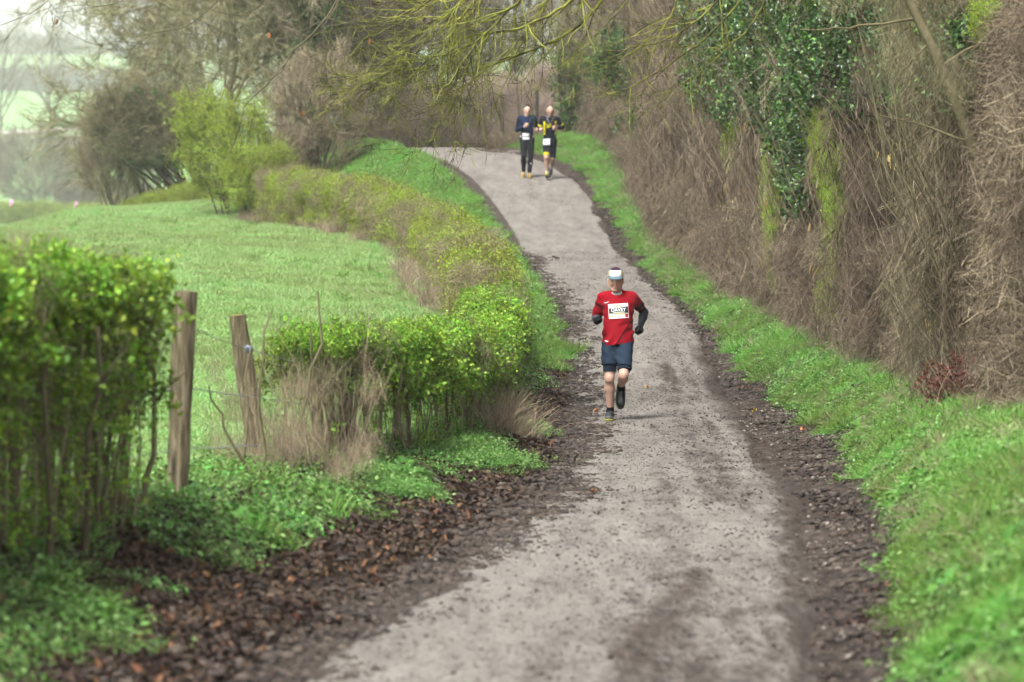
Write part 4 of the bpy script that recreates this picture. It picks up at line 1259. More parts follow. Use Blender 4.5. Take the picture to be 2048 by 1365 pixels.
# ---- trees
def grow(base, H, r0, levels=4, nb=(9, 6, 5, 4), ang=(.9, .8, .8, .8), ratio=(.62, .55, .5, .45), lean=(0, 0), up=.25, spreadz=(.25, 1.0), rmin=.006, droop=0.0, K=6, forks=None):
    """levels of branches; returns list of (P, R) arrays by level"""
    out = []
    base = np.asarray(base, float)
    d0 = nrm(np.array([[lean[0], lean[1], 1.0]]))
    P = arcs(base[None] - [0, 0, .1], d0, np.array([H]), rng.normal(0, .05, (1, 3)) * H, 12, .006)
    R = np.linspace(r0, r0 * .25, 12)[None]
    out.append((P, R))
    L = np.array([H])
    for lv in range(levels):
        N, Kp, _ = P.shape
        m_ = nb[lv]
        lo, hi = (spreadz if lv == 0 else (.2, 1.0))
        tt = lo + (hi - lo) * (np.arange(m_)[None] + U(0, 1, (N, m_))) / m_
        idx = tt * (Kp - 1)
        i0 = np.clip(np.floor(idx).astype(int), 0, Kp - 2); fr = (idx - i0)[..., None]
        ar = np.arange(N)[:, None]
        S = P[ar, i0] * (1 - fr) + P[ar, i0 + 1] * fr
        T = nrm(P[ar, i0 + 1] - P[ar, i0])
        rr = (R[ar, i0] * (1 - fr[..., 0]) + R[ar, i0 + 1] * fr[..., 0])
        side = nrm(np.cross(T, rng.normal(size=T.shape)))
        a = ang[lv] * U(.7, 1.25, (N, m_))[..., None]
        D = nrm(T * np.cos(a) + side * np.sin(a) + [0, 0, up])
        Ln = (L[:, None] * ratio[lv] * (1.15 - .6 * tt) * U(.7, 1.2, (N, m_))).ravel()
        S = S.reshape(-1, 3); D = D.reshape(-1, 3)
        bend = np.stack([rng.normal(0, .12, len(S)), rng.normal(0, .12, len(S)), np.full(len(S), up * .5 - droop) + rng.normal(0, .1, len(S))], 1) * Ln[:, None]
        P = arcs(S, D, Ln, bend, K, .02)
        R = np.maximum((rr.ravel() * .62)[:, None] * np.linspace(1, .35, K)[None], rmin)
        L = Ln
        out.append((P, R))
    return out

def tree(name, base, label, H, r0, mat=M_twig_olive, fuzz=None, nf=0, fs=1.0, group=None, crown_tint=0, cat='tree', sides=(9, 6, 4, 3, 2), crop=None, **kw):
    r = thing(name, base, label, cat, group)
    lv = grow(base, H, r0, **kw)
    A = Acc(); V, F = vec_tubes(lv[0][0], lv[0][1], sides[0]); A.add(V, F, .3)
    link('trunk', A.mesh('trunk', [mat], True), r)
    A = Acc()
    for k, (P, R) in enumerate(lv[1:]):
        V, F = vec_tubes(P, R, sides[k + 1])
        A.add(V, F, np.repeat(np.clip(rng.normal(.45 + .05 * k, .2, len(P)), 0, 1), len(V) // len(P)), 0)
    tag(link('crown', A.mesh('crown', [mat], True), r), kind='stuff')
    if fuzz:
        P = lv[-1][0]
        k = rng.integers(0, len(P), nf)
        j = rng.integers(1, P.shape[1], nf)
        Q_ = P[k, j]; D_ = P[k, j] - P[k, j - 1]
        D_ = nrm(nrm(D_) + rng.normal(0, .3, D_.shape))
        fuzz = {'twigfar': 'spray', 'twigolive': 'sprayolive'}[fuzz]
        scatter('twigs', fuzz, Q_, fs, parent=r, rot=rot_x(D_), tint=rng.normal(crown_tint, .3, len(Q_)), d=.34 * fs)
    return r, lv

def at(px, Y):
    x = (px - 1024) / 7680 * Y
    return np.array([x, Y, gz(x, Y)])
g_far = 'bare trees around the bend of the road'
r, lv = tree('ivy_tree', at(628, 107), 'big bare tree with an ivy-covered trunk behind the left bank', 12, .26, fuzz='twigfar', nf=1100, fs=1.15, levels=4, ratio=(.36, .55, .5, .45), nb=(16, 6, 5, 4), spreadz=(.28, .95), up=.12, droop=.1, group=g_far, crown_tint=.6)
tp0 = lv[0][0][0]
k = rng.integers(0, 9, 210)
P = tp0[k] + (tp0[k + 1] - tp0[k]) * U(0, 1, (210, 1)) + rng.normal(0, .26, (210, 3)) * [1, 1, .3]
scatter('ivy', 'ivyfar', P, .5, parent=r, tint=rng.normal(.3, .3, 210), d=.3)
tree('bare_tree', at(470, 118), 'wide bare tree with fine grey twigs at the left of the ivy trunk', 12, .13, M_twig_olive, 'twigolive', 1500, 1.2, g_far, .55, nb=(16, 6, 5, 4), spreadz=(.15, .95), up=.1, droop=.05, ratio=(.44, .55, .5, .45))
tree('bare_tree', at(925, 133), 'misty bare tree straight behind the bend of the road', 13, .09, M_twig, 'twigfar', 800, 1.25, g_far, .7, nb=(15, 6, 5, 4), spreadz=(.34, .95), up=.1)
tree('bare_tree', at(1215, 112), 'olive bare tree at the far end of the tall brown hedge', 10, .14, M_twig_olive, 'twigolive', 800, 1.1, g_far, .6, ratio=(.36, .55, .5, .45), nb=(15, 6, 5, 4), spreadz=(.36, .95), up=.1)
tree('bare_tree', at(1030, 150), 'farthest pale bare tree glimpsed behind the bend', 14, .10, M_twig, 'twigfar', 700, 1.5, g_far, .5, nb=(15, 6, 5, 4), spreadz=(.34, .95), up=.1)
tree('bare_tree', at(620, 140), 'pale bare tree behind the ivy-covered trunk', 14, .16, M_twig, 'twigfar', 900, 1.5, g_far, .4, nb=(15, 6, 5, 4), spreadz=(.1, .95), up=.1)

tree('bare_tree', at(420, 138), 'bare tree with drooping olive twigs above the leaning shrubs', 11, .12, M_twig_olive, 'twigolive', 2600, 1.2, g_far, .5, nb=(18, 6, 5, 4), spreadz=(.16, .95), up=.05, droop=.25, ratio=(.42, .55, .5, .45))
tree('bare_tree', at(560, 110), 'bare tree with drooping grey twigs just left of the ivy trunk', 10, .12, M_twig_olive, 'twigolive', 1100, 1.15, g_far, .6, nb=(18, 6, 5, 4), spreadz=(.2, .95), up=.05, droop=.25, ratio=(.38, .55, .5, .45))

def bush(name, c, rx_, ry_, h, kind, n, label, scale, tint=0, stems=8, lean=(0, 0), zlo=.1, group=None, cat='shrub', mat=None, power=.8, rs=(.02, .05)):
    r = thing(name, c, label, cat, group)
    n *= 5
    a = U(0, 6.283, n); f = zlo + (1 - zlo) * U(0, 1, n) ** power
    prof = np.sqrt(np.clip(1 - ((f - .55) / .5) ** 2, .05, 1)) * U(.35, 1, n) ** .5
    x = c[0] + np.cos(a) * rx_ * prof + lean[0] * f * h; y = c[1] + np.sin(a) * ry_ * prof + lean[1] * f * h
    P = np.stack([x, y, c[2] + f * h], 1)
    if kind in ('twigfar', 'twigolive', 'leafspray'):
        D_ = P - np.array([c[0], c[1], c[2] + .2 * h]); D_ = nrm(nrm(D_) + rng.normal(0, .35, D_.shape) + [0, 0, .25])
        scatter('foliage', {'twigfar': 'spray', 'twigolive': 'sprayolive', 'leafspray': 'leafspray'}[kind], P - D_ * scale * .5, scale, rot=rot_x(D_), parent=r, tint=rng.normal(tint, .3, n), d=scale * .40)
    else:
        P = P[thin(P, scale * {'newleaffar': .42, 'ivyfar': .6}[kind])]; P = P[U(0, 1, len(P)) < .55] + rng.normal(0, .12, (1, 3))
        scatter('foliage', kind, P, U(.45, 1.1, len(P)) * scale, parent=r, tint=rng.normal(tint, .35, len(P)))
    for _ in range(stems):
        p0 = np.array(c) + [U(-.3, .3) * rx_, U(-.3, .3) * ry_, -.1]
        k = P[rng.integers(0, len(P))]
        p1 = p0 + (k - p0) * .95; p1[2] = c[2] + h * U(.5, .9)
        rr = U(*rs)
        link('stem', stem_mesh([bent_stem(p0, p1, rr, rr * .4, .02)], 5, mat or M_twig, .4), r)
    return r
# clumps left of the bend
bush('leafing_shrub', at(525, 99), .75, .9, 2.8, 'leafspray', 150, 'bright yellow-green shrub in new leaf beside the brown scrub', .8, -.1, 8, (-.22, 0), .05)
bush('leafing_shrub', at(455, 101), .75, .8, 2.9, 'leafspray', 90, 'arching sprays of new green leaves in front of the dark leaning trunks', .75, -.1, 6, (-.25, 0), .2)
bush('clipped_shrub', at(500, 97.5), .55, .7, 1.75, 'leafspray', 150, 'squarish clipped yellow-green bush at the end of the curving hedge', .55, -.05, 3)
bush('clipped_shrub', at(556, 97.8), .32, .5, 1.7, 'leafspray', 80, 'narrow clipped yellow-green bush against the brown scrub', .5, 0, 3)
bush('brown_scrub', at(640, 100), 1.25, 1.3, 3.2, 'twigfar', 190, 'grey-brown leafless scrub on the left bank under the ivy trunk', .72, .7, 14, (0, 0), .02)
bush('brown_scrub', at(580, 99), .5, .8, 2.0, 'twigfar', 60, 'pale dead scrub between the yellow-green shrubs and the ivy trunk', .5, .6, 8, (0, 0), .02)
bush('dark_thicket', at(735, 117), 1.7, 1.6, 4.6, 'twigfar', 420, 'dark thicket filling the hollow where the road disappears left', .8, -.5, 16, (0, 0), .0)
bush('dark_thicket', at(690, 113), 1.2, 1.2, 3.6, 'twigfar', 160, 'second dark thicket between the bank and the hollow', .7, -.6, 10, (0, 0), .0)
for px_, Y_, rx_, h_, kd, tn, lab in [(900, 150, 4.5, 9.0, 'twigfar', .9, 'pale misty thicket filling the gap above the pinkish hedge at the bend'), (1075, 158, 4.0, 10.0, 'twigolive', .8, 'olive misty thicket behind the two far runners'),
                                  (770, 160, 4.5, 10.0, 'twigfar', .7, 'grey misty thicket left of the bend behind the ivy trunk')]:
    bush('misty_thicket', at(px_, Y_), rx_, 2.5, h_, kd, 160, lab, 1.7, tn, 10, (0, 0), .0, 'misty thickets behind the bend')
# brown scrub bank on the outside of the bend
pth = [(-3.6, 112.3, 1.6, 1.2), (-2.2, 113.4, 1.75, 1.4), (-.6, 114.2, 1.8, 1.5), (1.0, 114.5, 1.75, 1.4), (2.2, 112.5, 1.6, 1.2)]
r = thing('hedge', (-.6, 114, gz(-.6, 114)), 'pinkish-brown bare hedge on the outer side of the bend behind the far runners', 'hedge')
P, f, s = hedge_pts(pth, 620, .0, 1.0, 1.0, 1)
scatter('twigs', 'dryfar', P, .5, parent=r, tint=rng.normal(.1, .25, len(P)), d=.38)
add_stems(r, pth, 14, (.015, .03), (.7, 1.0), .12, M_twig, 0)
r = thing('straw_clump', (-.1, 111.0, gz(-.1, 111.0)), 'pale dead grass tussock on the bend between the road and the far runners', 'grass clump')
P = np.stack([rng.normal(-.3, .75, 90), rng.normal(111.2, .5, 90), np.zeros(90)], 1); P[:, 2] = ground_z(P[:, 0], P[:, 1])
scatter('stalks', 'straw', P, 1.25, parent=r)
for px, y0, y1, Y, lab, mt, rad in [(972, 240, 197, 113.0, 'slanting grey stake at the bend, leftmost of the row', M_post, .03), (1008, 252, 190, 113.2, 'grey fence post at the bend, second of the row', M_post, .04),
                               (1042, 250, 175, 113.4, 'thin pale stake at the bend behind the far runners', M_post, .03), (1075, 262, 180, 112.6, 'dark upright fence post just above the far runners', M_post_dark, .055)]:
    b0 = PX(px, y0, Y); b1 = PX(px - (8 if rad < .05 else 1), y1, Y)
    b0[2] = gz(b0[0], b0[1]) - .05
    post(b0, b1, rad, mt, lab, 'posts at the bend of the road', sides=8)
bush('ivy_shrub', at(1128, 108), .45, .6, 2.4, 'ivyfar', 60, 'dark ivy shrub right behind the far runners', .45, .1, 5, (0, 0), .05)
bush('ivy_shrub', at(1200, 103), .35, .8, 2.2, 'ivyfar', 40, 'ivy on the stump at the far end of the right verge', .42, .3, 5, (0, 0), .05)
bush('brown_scrub', at(1168, 108), .8, .9, 4.2, 'twigolive', 120, 'olive scrub between the ivy shrub and the tall brown hedge', .6, .35, 10, (0, 0), .02)

# ---- left: leaning shrubs on the crest, then the valley
rb = thing('leaning_shrub', at(400, 130), 'large olive shrub on dark trunks leaning left on the crest of the pasture', 'shrub')
c = np.array(rb.location)
n = 300
a = U(0, 6.283, n); q = np.sqrt(U(0, 1, n))
n = 2600
a = U(0, 6.283, n); q = np.sqrt(U(0, 1, n))
P = np.stack([c[0] - 1.5 + np.cos(a) * q * 2.0, c[1] + U(-1.2, 1.2, n), c[2] + 3.15 + np.sin(a) * q * 1.15], 1)
P[:, 2] += (P[:, 0] - c[0] + 1.6) * -.05
D_ = nrm(np.stack([U(-1.2, .1, n), U(-.4, .4, n), U(-.15, .75, n)], 1))
scatter('foliage', 'sprayolive', P - D_ * .4, .9, rot=rot_x(D_), parent=rb, tint=rng.normal(-.1, .3, n), d=.27)
P2 = P[rng.integers(0, n, 70)] + [0, 0, -.1]
scatter('leaves', 'ivyfar', P2, .5, parent=rb, tint=rng.normal(.5, .3, 70))
for _ in range(26):
    p0 = c + [U(-.4, 1.1), U(-.6, .6), -.1]
    p1 = p0 + [U(-2.6, -.9), U(-.5, .5), U(2.2, 3.2)]
    link('trunk', stem_mesh([bent_stem(p0, p1, U(.04, .09), .02, .02)], 6, M_twig, U(.05, .3)), rb)
rb = bush('leaning_shrub', at(318, 133), .9, 1.0, 3.2, 'twigolive', 90, 'smaller upright shrub with slender trunks left of the dark leaning trunks', .8, .1, 12, (-.2, 0), .58, rs=(.03, .06))
bush('brown_scrub', at(232, 131), 1.0, 1.0, 3.9, 'twigfar', 120, 'reddish-brown twiggy bush at the left end of the leaning shrubs', .75, .5, 8, (-.1, 0), .35)
# low hedge running along the crest
def far_hedge(p, n, kind, label, sc, tint, name='hedge'):
    r = thing(name, (p[0][0], p[0][1], gz(p[0][0], p[0][1])), label, 'hedge')
    P, f, s = hedge_pts(p, n * 4, .0, 1.0, 1.0, .8)
    scatter('foliage', kind, P, sc, parent=r, tint=rng.normal(tint, .25, len(P)), d=sc * {'newleaffar': .45}.get(kind, .75))
    return r
A0, A1, A2 = at(490, 106), at(390, 112), at(265, 122)
far_hedge([(A0[0], A0[1], .5, .6), (A1[0], A1[1], .5, .6), (A2[0], A2[1], .5, .6)], 260, 'newleaffar', 'low olive hedge along the crest of the pasture under the leaning shrubs', .38, -.2)
B0, B1, B2 = at(300, 380), at(150, 400), at(-60, 415)
far_hedge([(B0[0], B0[1], 2.0, 1.6), (B1[0], B1[1], 2.0, 1.6), (B2[0], B2[1], 2.1, 1.6)], 460, 'newleaffar', 'misty yellow-green clipped hedge across the valley at the left', 1.1, .1)
C0, C1 = at(300, 520), at(120, 530)
far_hedge([(C0[0], C0[1], 3.2, 2), (C1[0], C1[1], 3.3, 2)], 240, 'twigfar', 'grey bare hedge behind the misty clipped hedge', 1.2, -.2)
bush('willow_bush', at(62, 560), 6.4, 5.0, 10.5, 'twigfar', 500, 'big misty grey willow bush at the left edge', 2.2, .2, 14, (0, 0), .02, rs=(.05, .1))
tree('bare_tree', at(98, 1000), 'slender bare tree fading in the mist across the valley', 34, .5, M_twig, 'twigfar', 200, 3.0, None, 0, levels=3, nb=(22, 6, 4, 3), spreadz=(.25, .98), up=.35, ratio=(.34, .5, .5, .45))
tree('bare_tree', at(0, 760), 'faint bare tree at the very left edge of the photo', 28, .35, M_twig, 'twigfar', 140, 2.8, None, .3, levels=3, nb=(18, 6, 4, 3), spreadz=(.3, .98), up=.3, ratio=(.36, .5, .5, .45))
tree('bare_tree', at(178, 1900), 'tall faint tree on the misty hilltop, nearer the big shrubs', 22, .5, M_twig, 'twigfar', 60, 3.0, 'faint trees on the hilltop', 0, levels=3, nb=(16, 6, 4, 3), spreadz=(.3, .98), up=.4, ratio=(.25, .5, .5, .45))
tree('bare_tree', at(34, 1850), 'tall faint tree on the misty hilltop at the far left', 22, .5, M_twig, 'twigfar', 60, 3.0, 'faint trees on the hilltop', 0, levels=3, nb=(16, 6, 4, 3), spreadz=(.3, .98), up=.4, ratio=(.25, .5, .5, .45))
D0, D1 = at(260, 1400), at(-60, 1420)
far_hedge([(D0[0], D0[1], 7.0, 4), (D1[0], D1[1], 8, 4)], 260, 'twigfar', 'dim row of bushes below the hilltop field', 3.0, -.3)
E0, E1 = at(250, 2080), at(-60, 2100)
far_hedge([(E0[0], E0[1], 8.0, 4), (E1[0], E1[1], 9, 4)], 200, 'twigfar', 'faint hedge line along the misty hilltop', 4.0, -.5)
F0, F1 = at(330, 760), at(130, 980)
far_hedge([(F0[0], F0[1], 3.2, 2), (F1[0], F1[1], 4, 2)], 160, 'twigfar', 'thin misty hedge slanting across the valley slope', 1.6, 0)
for px, y0, y1, dk, lab in [(207, 358, 326, 1, 'leftmost dark misty fence post in the far meadow'), (215, 366, 342, 1, 'short dark misty fence post, second from the left in the far meadow'), (245, 366, 330, 1, 'tallest dark misty fence post, third from the left in the far meadow'), (259, 374, 344, 1, 'dark misty fence post nearest the leaning shrubs'), (192, 310, 290, 0, 'pale thin fence post in the middle of the far upper row'), (176, 312, 292, 0, 'pale thin fence post at the left of the far upper row'), (212, 306, 284, 0, 'pale thin fence post at the right of the far upper row')]:
    Y = 640 if dk else 820
    b0 = PX(px, y0, Y); b1 = PX(px, y1, Y); b0[2] = min(gz(b0[0], Y), b1[2] - 1) - .05
    post(b0, b1, .12, M_post_dark, lab, 'fence posts in the far meadow', sides=6)
pink = flat_mat('pink_ribbon', (.75, .25, .62), .6)
for px, py, lab in [(152, 411, 'small pink ribbon on the misty clipped hedge, the one nearer the middle'), (22, 406, 'small pink ribbon on the misty clipped hedge at the left edge')]:
    c = PX(px, py, 397)
    A = Acc()
    t = np.linspace(0, 1, 5)
    V, F = vec_tubes(np.stack([c + np.array([.08 * np.sin(t_ * 5), 0, .36 - .7 * t_]) for t_ in t])[None], np.array([[.05, .15, .19, .13, .05]]), 6)
    A.add(V, F, .5)
    tag(link('ribbon', A.mesh('ribbon', [pink], True)), lab, 'ribbon', 'pink ribbons on the misty hedge')

# ---- overhanging mossy branches (a tree standing in the right hedge, its limbs above the frame)
def limb_tree(root, limbs, mat, n2, n3, droop, rtip=.0018, l2=(.35, .9), seedtone=.0, curl=.25, thick=.0036):
    for li, (pts, r0, r1, dens) in enumerate(limbs):
        S = spline(pts, 26)
        S[1:-1] += rng.normal(0, .008, (24, 3))
        R = np.linspace(r0, r1, 26)
        A = Acc()
        V, F = vec_tubes(S[None], R[None], 7); A.add(V, F, .45 + seedtone, 0)
        lim = link('limb', A.mesh('limb', [mat], True), root)
        m2 = int(n2 * dens)
        if m2 < 1: continue
        k = rng.integers(5, 26, m2)
        T = nrm(S[np.minimum(k + 1, 25)] - S[np.maximum(k - 1, 0)])
        D = nrm(T * .75 + rdir(m2) * [.75, .6, .75] + [0, 0, -droop])
        L = U(*l2, m2)
        P2 = arcs(S[k], D, L, np.stack([rng.normal(0, .12, m2), rng.normal(0, .12, m2), np.full(m2, curl) - U(0, .4, m2)], 1) * L[:, None], 8, .012)
        R2 = np.minimum(R[k] * .65, .0095)[:, None] * np.linspace(1, .4, 8)[None]
        B = Acc()
        V, F = vec_tubes(P2, np.maximum(R2, rtip), 5); B.add(V, F, np.repeat(U(.3, .8, m2) + seedtone, 40), 0)
        k3 = rng.integers(0, m2, m2 * n3); j3 = rng.integers(2, 8, m2 * n3)
        T3 = nrm(P2[k3, j3] - P2[k3, j3 - 1])
        D3 = nrm(T3 * .7 + rdir(len(k3)) * .8 + [0, 0, -droop * .5])
        L3 = U(.08, .36, len(k3))
        P3 = arcs(P2[k3, j3], D3, L3, np.stack([rng.normal(0, .1, len(k3)), rng.normal(0, .1, len(k3)), U(-.05, .4, len(k3))], 1) * L3[:, None], 5, .015)
        V, F = vec_tubes(P3, np.maximum(thick * np.linspace(1, .5, 5)[None] * np.ones((len(k3), 1)), rtip * .8), 3)
        B.add(V, F, np.repeat(U(.15, .7, len(k3)) + seedtone, 15), 0)
        # swollen buds at the tips
        tip = P3[:, -1]; d = nrm(P3[:, -1] - P3[:, -2])
        V, F = vec_tubes(np.stack([tip, tip + d * .006, tip + d * .014], 1), np.tile([.0018, .0042, .0008], (len(tip), 1)), 4)
        B.add(V, F, np.repeat(U(.1, .35, len(tip)), 12), 0)
        tag(link('twigs', B.mesh('twigs', [mat], True), lim, (0, 0, 0)), kind='stuff')

base = np.array([6.2, 46.5, gz(5.9, 46.5)])
rt = thing('mossy_tree', base, 'mossy green branches of the overhanging tree reaching down over the middle of the road', 'tree')
link('trunk', stem_mesh([bent_stem(base - [0, 0, .1], base + [-.3, -.5, 6.2], .22, .16, .01, 10)], 10, M_moss, .4), rt)
hub = base + [-.3, -.5, 6.1]
def L_(*p):
    return [PX(a, b, y) for a, b, y in p]
mid = PX(1330, -190, 45.2)
limbs = [([hub, mid] + L_((1215, -20, 44.8), (1185, 40, 44.6), (1150, 78, 44.5), (1100, 95, 44.4), (1050, 105, 44.3), (985, 122, 44.2), (935, 150, 44.2)), .055, .010, .7),
         ([mid] + L_((1190, -30, 44.6), (1130, 8, 44.3), (1080, 44, 44.2), (1035, 58, 44.1), (985, 66, 44.0), (930, 75, 43.9)), .032, .009, .8),
         (L_((1100, -80, 44.2), (1060, -25, 44.1), (1010, 30, 44.0), (960, 80, 43.9), (900, 110, 43.9), (830, 120, 43.8), (780, 140, 43.8), (720, 172, 43.8)), .022, .005, 1.1),
         (L_((1060, -90, 44.4), (980, -30, 44.3), (930, 20, 44.3), (900, 80, 44.2), (860, 130, 44.2), (800, 165, 44.2), (742, 180, 44.2)), .02, .005, 1.1),
         (L_((985, 60, 44.1), (945, 110, 44.0), (925, 160, 44.0), (922, 210, 44.0), (905, 250, 44.0), (870, 280, 44.0)), .012, .004, .45),
         (L_((1050, 105, 44.3), (1000, 118, 44.1), (960, 150, 44.0), (900, 190, 44.0), (860, 220, 44.0), (830, 232, 44.0)), .012, .004, .6),
         (L_((1000, -60, 43.6), (930, 0, 43.6), (860, 50, 43.6), (810, 90, 43.6), (790, 130, 43.6)), .014, .004, 1.0),
         (L_((960, -60, 44.8), (880, -10, 44.8), (800, 30, 44.8), (740, 70, 44.8), (700, 110, 44.8)), .013, .004, .9),
         (L_((1120, -80, 45.2), (1090, 20, 45.2), (1040, 80, 45.1), (990, 140, 45.1), (950, 180, 45.0)), .014, .004, .9)]
limb_tree(rt, limbs, M_moss, 36, 9, .25, .0024, seedtone=.03, thick=.0036)
rt2 = thing('mossy_tree', base + [.3, 2.2, 0], 'mossy green branches dipping from the right over the verge beside the far runners', 'tree')
b2 = np.array(rt2.location)
link('trunk', stem_mesh([bent_stem(b2 - [0, 0, .1], b2 + [-.3, -.5, 6.0], .15, .11, .01, 10)], 9, M_moss, .4), rt2)
hub2 = b2 + [-.3, -.5, 5.9]
limbs = [([hub2] + L_((1560, -120, 47.6), (1480, 10, 47.4), (1400, 90, 47.2), (1340, 130, 47.2), (1290, 165, 47.1), (1240, 185, 47.1), (1180, 200, 47.0)), .035, .005, .7),
         (L_((1480, -60, 47.2), (1420, 20, 47.2), (1370, 60, 47.0), (1310, 90, 47.0), (1250, 100, 47.0), (1190, 105, 47.0)), .018, .005, .7),
         (L_((1440, -60, 46.8), (1360, -10, 46.8), (1340, 40, 46.8), (1290, 80, 46.8), (1260, 130, 46.8)), .016, .004, .6),
         (L_((1560, -60, 47.4), (1500, 60, 47.4), (1440, 110, 47.4), (1380, 160, 47.3), (1320, 195, 47.3)), .014, .004, .6),
         (L_((1300, -60, 47.0), (1250, 10, 47.0), (1200, 60, 47.0), (1160, 110, 47.0)), .012, .004, .6)]
limb_tree(rt2, limbs, M_moss, 26, 8, .2, .0024, seedtone=.0, thick=.0036)
M_greyt = tone_mat('grey_twig', [(0, (.05, .042, .034)), (.5, (.12, .105, .065)), (1, (.24, .22, .11))], .85, .1, 0, .3, 0, noise=.4, nscale=9)
b3 = np.array([-7.4, 42.5, gz(-7.4, 42.5)])
rt3 = thing('overhanging_tree', b3, 'thin bare curved branches hanging into the top left of the photo', 'tree')
link('trunk', stem_mesh([bent_stem(b3 - [0, 0, .1], b3 + [1.2, -.5, 6.6], .24, .16, .01, 10)], 10, M_greyt, .4), rt3)
hub3 = b3 + [1.2, -.5, 6.5]
top = PX(760, -260, 42)
limbs = [([hub3, PX(350, -330, 42), top], .08, .04, 0),
         ([top] + L_((700, -60, 41.8), (672, 10, 41.7), (640, 60, 41.6), (590, 95, 41.5), (570, 130, 41.5), (540, 165, 41.5), (510, 195, 41.5), (487, 218, 41.5)), .02, .004, .5),
         ([PX(700, -60, 41.8)] + L_((680, -10, 41.7), (668, 40, 41.7), (655, 100, 41.7), (640, 150, 41.7), (620, 185, 41.7)), .009, .003, .35),
         ([PX(350, -330, 42)] + L_((480, -80, 41.8), (430, 10, 41.7), (400, 40, 41.7), (355, 62, 41.7), (310, 68, 41.7), (280, 72, 41.7)), .012, .003, .35),
         ([PX(350, -330, 42)] + L_((560, -60, 42.2), (520, 20, 42.2), (470, 40, 42.2), (420, 20, 42.2)), .009, .003, .3),
         ([PX(350, -330, 42)] + L_((300, -90, 41.4), (250, 0, 41.4), (225, 20, 41.4), (180, 8, 41.4), (130, 15, 41.4)), .008, .0025, .25),
         ([PX(350, -330, 42)] + L_((160, -60, 41.2), (95, 5, 41.2), (60, 32, 41.2), (30, 42, 41.2), (-20, 55, 41.2)), .008, .003, .2),
         ([PX(160, -60, 41.2)] + L_((98, 0, 41.2), (102, 30, 41.2), (108, 52, 41.2)), .005, .0025, .12),
         ([top] + L_((840, -60, 42.4), (770, 10, 42.4), (735, 30, 42.4), (700, 50, 42.4), (640, 55, 42.4)), .012, .004, .5),
         ([top] + L_((740, -40, 42.6), (705, 40, 42.6), (690, 95, 42.6), (640, 100, 42.6), (600, 90, 42.6)), .010, .003, .4),
         (L_((590, 95, 41.5), (560, 150, 41.5), (500, 175, 41.5), (440, 160, 41.5), (400, 150, 41.5)), .006, .0022, .35)]
limb_tree(rt3, limbs, M_greyt, 15, 3, .15, .0022, (.3, .8), curl=.35)
rust = flat_mat('rust_leaf', (.30, .12, .05), .7)
for px, py, Y, lab in [(538, 75, 41.4, 'pale brown dead leaf still hanging on a twig at the upper left'), (605, 232, 41.4, 'orange dead leaf hanging in front of the ivy trunk'),
                       (112, 48, 41.1, 'cluster of rusty bud scales hanging at the top left corner'), (740, 86, 43.7, 'small rusty leaf caught in the mossy branches')]:
    c = PX(px, py, Y)
    V, F = vec_leaves(np.array([c + [0, 0, .05], c + [.01, 0, .04]]), np.array([[.2, .2, -1.], [-.5, .3, -1]]), .062, .036, .4, 'lobed')
    A = Acc(); A.add(V, F, .5)
    tag(link('hanging_leaf', A.mesh('hanging_leaf', [rust])), lab, 'leaf', 'dead leaves on the overhanging twigs')

# dark seed clusters in the right hedge
P = np.r_[blob_pts([(1290, 30, 70, 25, 60), (1390, 15, 40, 15, 20), (1700, 200, 60, 60, 26), (1800, 230, 40, 40, 14)], -.9)]
tag(scatter('seed_clusters', 'seed', P, .8, up=False), 'dark dry seed clusters hanging in the twigs at the upper right', 'seeds')

# fallen leaves lying on the road, and sticks
def road_leaf(px, py, c, lab, s=.055):
    ys = np.linspace(18, 100, 800)
    pz = sm(ys, ROADZ) + .05
    row = 480 + (CAMZ - pz) * 7680 / ys
    Y = float(np.interp(-py, -row, ys))
    x = (px - 1024) / 7680 * Y
    z = max(float(sm(np.array([Y]), ROADZ)[0]) + .045, gz(x, Y) + .015)
    o = np.array([x, Y, z])
    V, F = vec_leaves(np.array([[-.5 * s, 0, 0], [0, -.3 * s, 0.01], [0, .3 * s, .01]]), np.array([[1, .2, .35], [.4, -1, .5], [.3, 1, .2]]), s, s * .8, .35, 'lobed', up=[0, 0, 3])
    A = Acc(); A.add(V, F, .5)
    tag(link('fallen_leaf', A.mesh('fallen_leaf', [flat_mat('leaf_colour', c, .6)]), None, o), lab, 'leaf', 'single leaves fallen on the road')
road_leaf(1510, 823, (.62, .45, .03), 'bright yellow leaf on the muddy right shoulder beside the runner')
road_leaf(1295, 776, (.50, .27, .03), 'amber leaf on the road just right of the red runner')
road_leaf(1192, 823, (.50, .20, .05), 'orange leaf on the road left of the planted shoe')
road_leaf(1076, 900, (.60, .46, .16), 'pale yellow leaf on the dark left shoulder')
road_leaf(1187, 986, (.42, .16, .05), 'rust-brown leaf lying on the bare road in front of the runner')
road_leaf(1607, 860, (.45, .16, .05), 'orange-brown leaf at the grass edge right of the runner')
for px, py, Y, L, d, lab in [(1090, 1000, 29.9, .34, (1, .3, .02), 'short broken stick lying on the dark left shoulder'), (1760, 782, 40.3, .5, (1, -.2, .05), 'thin dark stick lying across the right verge grass'),
                             (505, 960, 27.6, .75, (-.45, .1, 1), 'dark slanting dead stick in the hedge gap')]:
    c = PX(px, py, Y); c[2] = gz(c[0], Y) + .03
    d = nrm(np.array(d, float))
    A = Acc(); P = bent_stem(c, c + d * L, .012, .006, .03); V, F = vec_tubes(P[0][None], P[1][None], 6); A.add(V, F, .1)
    tag(link('stick', A.mesh('stick', [M_twig_olive], True)), lab, 'stick')
# ------------------------------------------------------------------ runners
def smin(a, b, k):
    h = np.clip(.5 + .5 * (b - a) / k, 0, 1)
    return b * (1 - h) + a * h - k * h * (1 - h)

